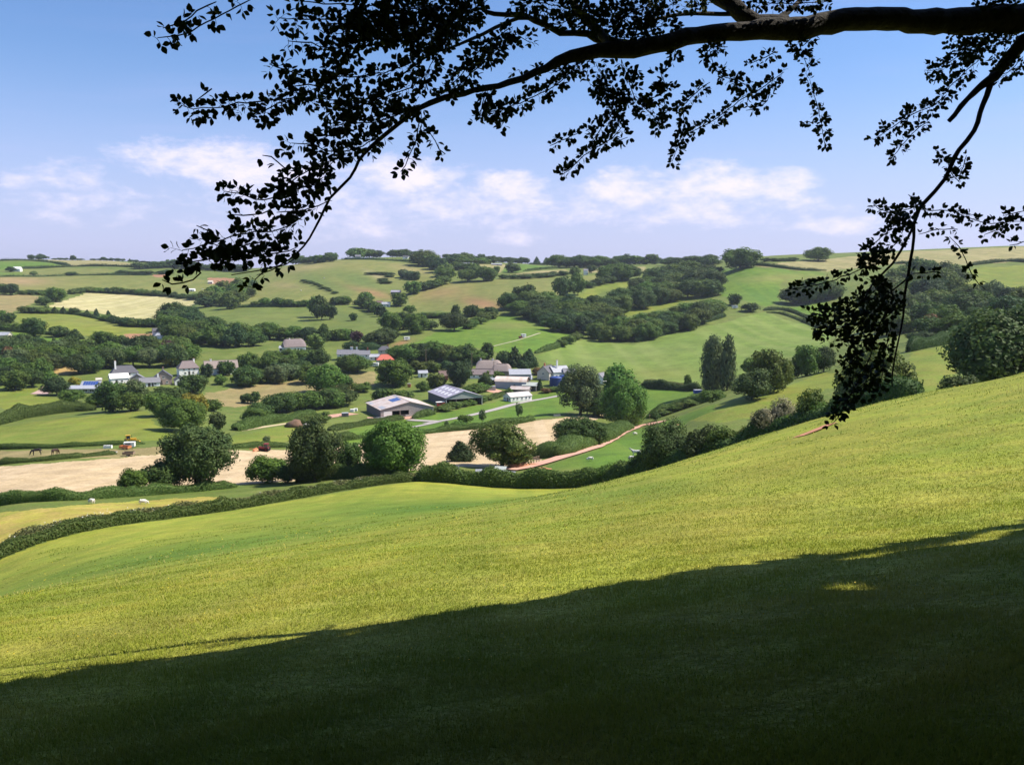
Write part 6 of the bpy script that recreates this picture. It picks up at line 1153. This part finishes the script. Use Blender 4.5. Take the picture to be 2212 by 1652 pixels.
for pts, w, d in [
 ([(0,250),(100,150),(200,60),(300,0)],140,.9),([(60,510),(150,420),(230,300),(330,220),(450,150)],105,.8),([(180,330),(350,300),(480,200),(540,240)],85,.7),([(230,680),(270,600),(290,530),(300,500)],42,.9),([(290,650),(400,610),(520,560),(650,500),(750,420),(830,360)],75,.85),([(370,720),(400,640)],36,.8),
 ([(470,390),(520,470),(560,400),(620,360)],62,.6),([(650,410),(780,370),(860,330)],62,.8),([(900,350),(950,450),(1000,550),(1000,640),(930,720),(880,800)],130,.95),([(870,470),(950,520),(1050,600)],110,.9),([(1050,350),(1100,480),(1120,560),(1200,620),(1260,690)],115,.9),([(700,980),(760,950),(820,880),(900,830),(980,790),(1060,700)],58,.85),([(650,815),(720,780),(800,750)],40,.8),([(1080,770),(1020,800)],36,.8),
 ([(1200,560),(1300,520),(1280,420),(1250,390)],95,.85),([(1340,330),(1350,260),(1380,230)],58,.9),([(1250,700),(1290,620),(1400,590),(1480,500),(1540,460)],62,.75),([(1330,910),(1370,800),(1400,700),(1390,600)],46,.9),([(1400,760),(1480,720),(1560,680),(1660,600),(1760,530),(1850,480),(1960,400)],55,.75),
 ([(1540,280),(1560,360),(1600,430),(1700,450),(1780,500)],75,.75),([(1500,320),(1560,260),(1640,260)],62,.8),([(1770,360),(1830,330),(1920,290)],50,.7),([(1740,620),(1820,600),(1870,570),(1900,440)],50,.65),([(2030,180),(2050,280),(2080,350),(2100,400)],95,.85),([(2140,190),(2060,260)],60,.7),([(2100,450),(2130,550),(2160,650),(2180,750),(2180,830)],62,.95),([(2070,680),(2130,690)],32,.7),
 ([(430,30),(560,10),(700,40),(900,60),(1100,50),(1350,30)],120,.9),([(780,80),(1000,100),(1250,90)],110,.9),([(850,130),(1000,160),(1150,170),(1300,140),(1370,160)],95,.8),([(1400,40),(1550,20)],65,.8),([(1750,10),(1900,20),(2050,20),(2212,10)],70,.9),([(600,150),(720,130),(800,90)],65,.8),([(980,200),(1100,215),(1220,190)],60,.7),
]: spray('B', pts, w, d)
NL += flush()
for pts, w, d in [
 ([(660,270),(740,260),(800,200),(850,150),(920,110),(1000,80),(1060,40)],62,.9),([(470,530),(560,470),(620,430),(700,400),(760,330),(820,270),(880,220)],52,.9),([(530,605),(570,560),(620,500),(680,460)],36,.8),([(760,200),(840,180),(920,200),(960,240)],65,.85),([(850,40),(950,20),(1039,20)],55,.85),([(740,130),(800,120)],22,.7),([(940,300),(1000,260),(1039,210)],52,.85),([(880,120),(960,150),(1039,120)],80,.9),
 ([(700,570),(740,600),(760,660),(800,700)],36,.85),([(820,590),(800,650),(790,690)],36,.8),([(460,780),(540,790),(600,800),(650,770)],36,.7),([(600,740),(640,790)],32,.8),([(440,950),(500,900),(560,840),(600,830)],48,.9),([(400,960),(450,1000),(520,970)],42,.8),([(540,800),(590,850),(570,900)],40,.8),
 ([(640,800),(760,800),(830,830),(900,850),(1039,840)],36,.75),([(640,890),(720,870),(800,870)],26,.6),([(890,890),(960,870)],26,.7),([(980,930),(1039,920)],24,.8),([(760,900),(800,950),(820,1000),(850,1060),(890,1100)],14,.7),([(960,820),(1039,800)],30,.8),
 ([(160,1100),(220,1090),(300,1070),(380,1040),(450,1010),(500,990)],40,.8),([(610,1040),(660,1040),(720,1030)],24,.8),([(240,1180),(300,1190),(380,1150),(440,1120),(480,1110)],42,.9),([(230,1250),(300,1240),(380,1220),(440,1200)],46,.95),([(300,1300),(370,1290),(420,1220),(480,1180),(540,1140)],52,.9),([(350,1400),(400,1330),(420,1290)],42,.9),([(390,1500),(390,1400),(400,1330)],38,.8),
 ([(490,1500),(500,1400),(520,1300),(540,1200)],46,.8),([(320,1600),(340,1540),(380,1500),(440,1450),(500,1400)],46,.75),([(440,1060),(500,1080),(560,1150)],45,.8),([(1000,1195),(1039,1185)],12,.5),
 ([(230,1190),(330,1200),(430,1140),(520,1060)],50,.8),([(240,1260),(340,1250),(440,1200),(540,1100)],50,.8),([(420,1300),(500,1230),(560,1150)],45,.7),([(340,1420),(400,1360),(470,1260)],40,.7),([(310,1610),(350,1560),(420,1480),(470,1380)],48,.7),([(470,780),(560,830),(620,860)],36,.8),([(430,1010),(520,960),(580,900)],42,.8),
]: spray('C', pts, w, d*.92)
NL += flush()
# the rest of the crown, above and behind the view: it throws the shade over the near slope
SH = [(-500,1560),(-200,1500),(0,1462),(140,1455),(260,1430),(400,1420),(540,1395),(640,1385),(780,1372),(850,1345),(980,1318),(1250,1270),(1500,1235),(1700,1205),(1900,1180),(2100,1145),(2212,1122),(2500,1080),(2800,1040)]
def crown_over():
    sv = np.array(SUNV); edge = []
    for u, v in SH:
        a, t = ray(u, v); ys = np.linspace(2.5, 40, 1500); tt = wfun(np.full(ys.shape, a), np.log(ys))-EYE/ys; i = int(np.argmax(tt >= t)); edge.append((a*ys[i], ys[i]))
    edge = np.array(edge); o = np.argsort(edge[:, 0]); ex, ey = edge[o, 0], edge[o, 1]; r = np.random.default_rng(5); C = []
    holes = [(5.0, .75, 2.6, .17), (4.1, 1.5, 1.6, .12), (6.2, 1.35, 2.6, .14), (6.6, 2.1, 2.4, .16), (5.2, 2.6, 1.6, .13), (3.0, 2.3, .6, .10), (7.2, 3.0, 1.5, .15), (3.8, 3.6, .6, .10)]
    n = 0
    while n < 170000:
        m = 6000; x = r.uniform(-11, 13, m); y = r.uniform(-9, 16, m); lim = np.interp(x, ex, ey); d = lim-y
        fringe = .10*np.sin(x*2.1+.6)+.09*np.sin(x*5.1)+.08*np.sin(x*11.7+1)+.06*np.sin(x*23)+np.abs(r.normal(size=len(x)))*.10
        ok = d > (.10+fringe)
        for hx, hd, hw, ht in holes: ok &= ~((np.abs(x-hx) < hw*.5*(1+.3*np.sin(y*9))) & (np.abs(d-hd-.15*np.sin(x*4)) < ht*1.9*(.6+.4*np.sin(x*3+hd*5))))
        x, y = x[ok], y[ok]; z = -.2*y+.12*x; h = r.uniform(7.2, 11.5, len(x))+np.maximum(0, -y*.1)
        s = h/sv[2]; P = np.stack([x, y, z], 1)+sv*s[:, None]
        # keep the open part of the view clear
        f = P[:, 1]*CP-(P[:, 2]-EYE)*SP; up = P[:, 1]*SP+(P[:, 2]-EYE)*CP; vv = CV-FPX*up/np.maximum(f, .01); uu = CU+FPX*P[:, 0]/np.maximum(f, .01); P = P[(f < .2) | (vv < -60) | (uu > 2330) | (uu < -120)]; C.append(P); n += len(P)
    C = np.concatenate(C); V, F = quads(C-B0, r.normal(size=C.shape)*.6+sv*.9, r.uniform(.18, .36, len(C)), .75, r)
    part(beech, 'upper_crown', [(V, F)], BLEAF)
    # unseen leaf layer added overhead to block sky light and deepen the shade
    x = r.uniform(-15, 15, 60000); y = r.uniform(-14, 6.5, 60000); z = r.uniform(7, 12, 60000)+np.maximum(0, y)*.25; P = np.stack([x, y, z], 1); V, F = quads(P-B0, r.normal(size=P.shape)*.6+sv, r.uniform(.25, .5, len(P)), .75, r); part(beech, 'sky_blocking_leaves', [(V, F)], BLEAF)
    cen = C.mean(0)
    for i in range(9):
        an = i*.7+.3; tip = np.array([cen[0]+6*math.cos(an), cen[1]+7*math.sin(an), 8.5+TG*0]); tip[2] = max(tip[2], tip[1]*.42+3.5 if tip[1] > 0 else 7.5)
        a0 = np.array([-.1, 0, 6.5+i*.5]); b0 = tip-B0; part(beech, 'limb', [tubes([a0, a0*.6+b0*.4+np.array([0, 0, .9]), b0], [.2, .12, .03], 7)], BEECH_BARK, True)
crown_over()
for i, (x, y, w, h) in enumerate([(-12,-9,9,11),(-5,-12,10,13),(3,-13,10,12),(11,-11,9,12),(17,-6,9,12),(-17,-3,9,11),(20,3,9,12),(-13,4,8,11),(-17,10,9,12),(-24,13,10,13),(22,9,9,13),(-12,-2,8,11)]):  # out-of-view trees added behind and beside to cut sky light on the slope
    plant((x, y, gz(x, y)), w, h, 'bush' if i % 2 else 'round', 'dark', 'unseen tree added around the viewer to block sky light', 'unseen trees added to block sky light', 100)
print('beech leaves', NL)
# ---------------------------------------------------------------- grass
def grass(name, n, ylo, yhi, hlo, hhi, wid, cols, label):
    r = np.random.default_rng(31); a = r.uniform(-.70, .70, n); y = np.exp(math.log(ylo)+r.beta(1.1, 1.5, n)*(math.log(yhi)-math.log(ylo))); x = a*y
    w0 = wfun(a, np.log(y)); z = y*w0+.03*np.sin(x*1.1+.5*y)*np.sin(.8*y-.3*x)*np.clip((y-4)/6, 0, 1)
    cl_ = .5+.5*np.sin(x*2.3+1.7*np.sin(y*1.9))*np.sin(y*2.9+1.1*np.sin(x*1.3)); h = (hlo+(hhi-hlo)*r.random(n)**1.6)*(.55+.75*cl_)
    an = r.uniform(0, 6.283, n); ln = r.uniform(.25, .9, n)*h; dx, dy = np.cos(an), np.sin(an); ww = wid*(.7+.6*r.random(n))*np.maximum(1, y/7)
    P = np.stack([x, y, z-.01], 1); S = np.stack([-dy*ww, dx*ww, 0*x], 1); M = P+np.stack([dx*ln*.3, dy*ln*.3, h*.62], 1); Tp = P+np.stack([dx*ln, dy*ln, h], 1)
    V = np.stack([P-S*.5, P+S*.5, M+S*.36, M-S*.36, Tp], 1).reshape(-1, 3); o = (np.arange(n)*5)[:, None]
    T = (o[:, None]+np.array([[3, 2, 4]])).reshape(-1, 3); Q = (o[:, None]+np.array([[0, 1, 2, 3]])).reshape(-1, 4)
    m = bpy.data.materials.new('grass_blade'); m.use_nodes = True; t = NT(m.node_tree); g = t.n('ShaderNodeNewGeometry'); co = t.n('ShaderNodeTexCoord').outputs['Object']
    c = t.mix(g.outputs['Random Per Island'], cols[0], cols[1]); c = t.mix(t.m('MULTIPLY', t.ramp(t.noise(co, .45, 4, .6), .42, .68), .8), c, cols[2]); mp = t.n('ShaderNodeMapping'); t.put(mp.inputs[0], co); mp.inputs['Rotation'].default_value = (0, 0, R(102)); mp.inputs['Scale'].default_value = (.42, .02, 0); c = t.mix(t.m('MULTIPLY', t.ramp(t.noise(mp.outputs[0], 1.0, 3, .6), .45, .62), .5), c, (.17, .225, .03))
    d = t.n('ShaderNodeBsdfPrincipled'); t.put(d.inputs['Base Color'], c); d.inputs['Roughness'].default_value = .7; d.inputs['Specular IOR Level'].default_value = .15
    tr = t.n('ShaderNodeBsdfTranslucent'); t.put(tr.inputs[0], c); mx = t.n('ShaderNodeMixShader'); mx.inputs[0].default_value = .33; t.put(mx.inputs[1], d.outputs[0]); t.put(mx.inputs[2], tr.outputs[0]); ou = t.n('ShaderNodeOutputMaterial'); t.put(ou.inputs[0], mx.outputs[0])
    tag(link(bpy.data.objects.new(name, np_mesh2(name, V, T, Q, m))), label, 'grass', kind='stuff')
GC = [(.225,.285,.033), (.345,.365,.047), (.43,.39,.08)]
grass('meadow_grass', 640000, 2.2, 34, .014, .055, .0055, GC, 'short meadow grass growing over the near slope')
def tufts(name, nt, ylo, yhi, per, spread, hlo, hhi, wid, cols, label, seed):
    r = np.random.default_rng(seed); ya = np.exp(math.log(ylo)+r.beta(1.5, 1.2, nt)*math.log(yhi/ylo)); aa = r.uniform(-.68, .68, nt); sz = r.uniform(.5, 1.5, nt)*(1+.03*ya)
    n = nt*per; y0, x0, s0 = np.repeat(ya, per), np.repeat(aa*ya, per), np.repeat(sz, per); x = x0+r.normal(size=n)*spread*s0*1.6; y = y0+r.normal(size=n)*spread*s0*.8; y = np.maximum(y, 2.1)
    z = y*wfun(x/y, np.log(y))+.03*np.sin(x*1.1+.5*y)*np.sin(.8*y-.3*x)*np.clip((y-4)/6, 0, 1); h = r.uniform(hlo, hhi, n)*s0; an = r.uniform(0, 6.283, n); ln = r.uniform(.3, 1.1, n)*h; dx, dy = np.cos(an), np.sin(an); ww = wid*np.maximum(1, y/8)
    P = np.stack([x, y, z-.01], 1); S = np.stack([-dy*ww, dx*ww, 0*x], 1); M = P+np.stack([dx*ln*.3, dy*ln*.3, h*.62], 1); Tp = P+np.stack([dx*ln, dy*ln, h*.95], 1)
    V = np.stack([P-S*.5, P+S*.5, M+S*.42, M-S*.42, Tp], 1).reshape(-1, 3); o = (np.arange(n)*5)[:, None]
    m = leaf_mat(name+'_leaf', cols[0], cols[1], .3, .3); tag(link(bpy.data.objects.new(name, np_mesh2(name, V, (o[:, None]+np.array([[3, 2, 4]])).reshape(-1, 3), (o[:, None]+np.array([[0, 1, 2, 3]])).reshape(-1, 4), m))), label, 'grass', kind='stuff')
tufts('grass_tufts', 2200, 3, 78, 26, .13, .012, .036, .006, ((.16,.23,.028), (.22,.27,.036)), 'darker rank tufts of grass dotted over the near slope', 41)
tufts('dry_bents', 900, 4, 50, 8, .16, .03, .07, .004, ((.42,.36,.12), (.36,.30,.10)), 'pale dry seed stalks standing over the near grass', 42)
def buttercups():
    r = np.random.default_rng(8); n = 1500; y = np.exp(r.uniform(math.log(6), math.log(75), n)); a = r.uniform(-.66, .66, n); x = a*y; k = np.sin(x*.5+1.3*np.sin(y*.4))*np.sin(y*.33+x*.2) > -.1; x, y = x[k], y[k]; z = y*wfun(x/y, np.log(y))
    V, F = quads(np.stack([x, y, z+.04+.02*r.random(len(x))], 1), np.array([0, -.3, 1.])+r.normal(size=(len(x), 3))*.4, .014*np.maximum(1, y/13), .95, r)
    tag(link(bpy.data.objects.new('buttercups', np_mesh('buttercups', [(V, F, 0, False)], [sm('buttercup_petal', (.72, .52, .02), .5)]))), 'yellow buttercups sprinkled through the sunlit grass', 'flowers', kind='stuff')
buttercups()
# ---------------------------------------------------------------- cow parsley along the near hedge
def umbels():
    r = np.random.default_rng(3); parts_w, parts_g = [], []; us = np.concatenate([r.uniform(0, 950, 50), r.normal(170, 60, 18), r.normal(290, 25, 10), r.normal(600, 60, 10), r.normal(850, 40, 12)]); C = []
    for u in us:
        yb = float(np.interp(u, [-120,0,250,450,700,900,960], [75,81,92,101,117,126,124.5]))+r.uniform(3.4, 7.5); a = ray(u, 1000)[0]; p = np.array([a*yb, yb, gz(a*yb, yb)]); h = r.uniform(.9, 1.3)
        for j in range(r.integers(3, 7)): C.append(p+np.array([r.normal()*.22, r.normal()*.22, h+r.normal()*.12]))
        parts_g.append((*tubes([p, p+np.array([.03, 0, h])], [.015, .01], 3), 0, True))
    C = np.array(C); V, F = quads(C, np.array([0, 0, 1.])+r.normal(size=C.shape)*.3, r.uniform(.08, .18, len(C)), .9, r)
    me = np_mesh('cow_parsley', [(V, F, 1, False)]+parts_g, [MATS['weed_leaf'], sm('umbel_white', (.72, .72, .66), .9)]); tag(link(bpy.data.objects.new('cow_parsley', me)), 'white cow parsley flowering along the back of the near hedge', 'flowers', kind='stuff')
umbels()

# ---------------------------------------------------------------- air between here and the far hills
def haze():
    m = bpy.data.materials.new('haze_air'); m.use_nodes = True; t = NT(m.node_tree); v = t.n('ShaderNodeVolumePrincipled')
    v.inputs['Color'].default_value = (.80, .88, 1.0, 1); v.inputs['Density'].default_value = HAZE_D; v.inputs['Anisotropy'].default_value = .3
    o = t.n('ShaderNodeOutputMaterial'); t.put(o.inputs['Volume'], v.outputs[0])
    V, F = bx(0, 3000, -190, 24000, 11000, 330)
    ob = link(bpy.data.objects.new('haze', np_mesh('haze', [(V, F, 0, False)], [m]))); tag(ob, 'faint blue summer haze filling the valley air', 'haze', kind='stuff')
HAZE_D = 0.7e-4
haze()
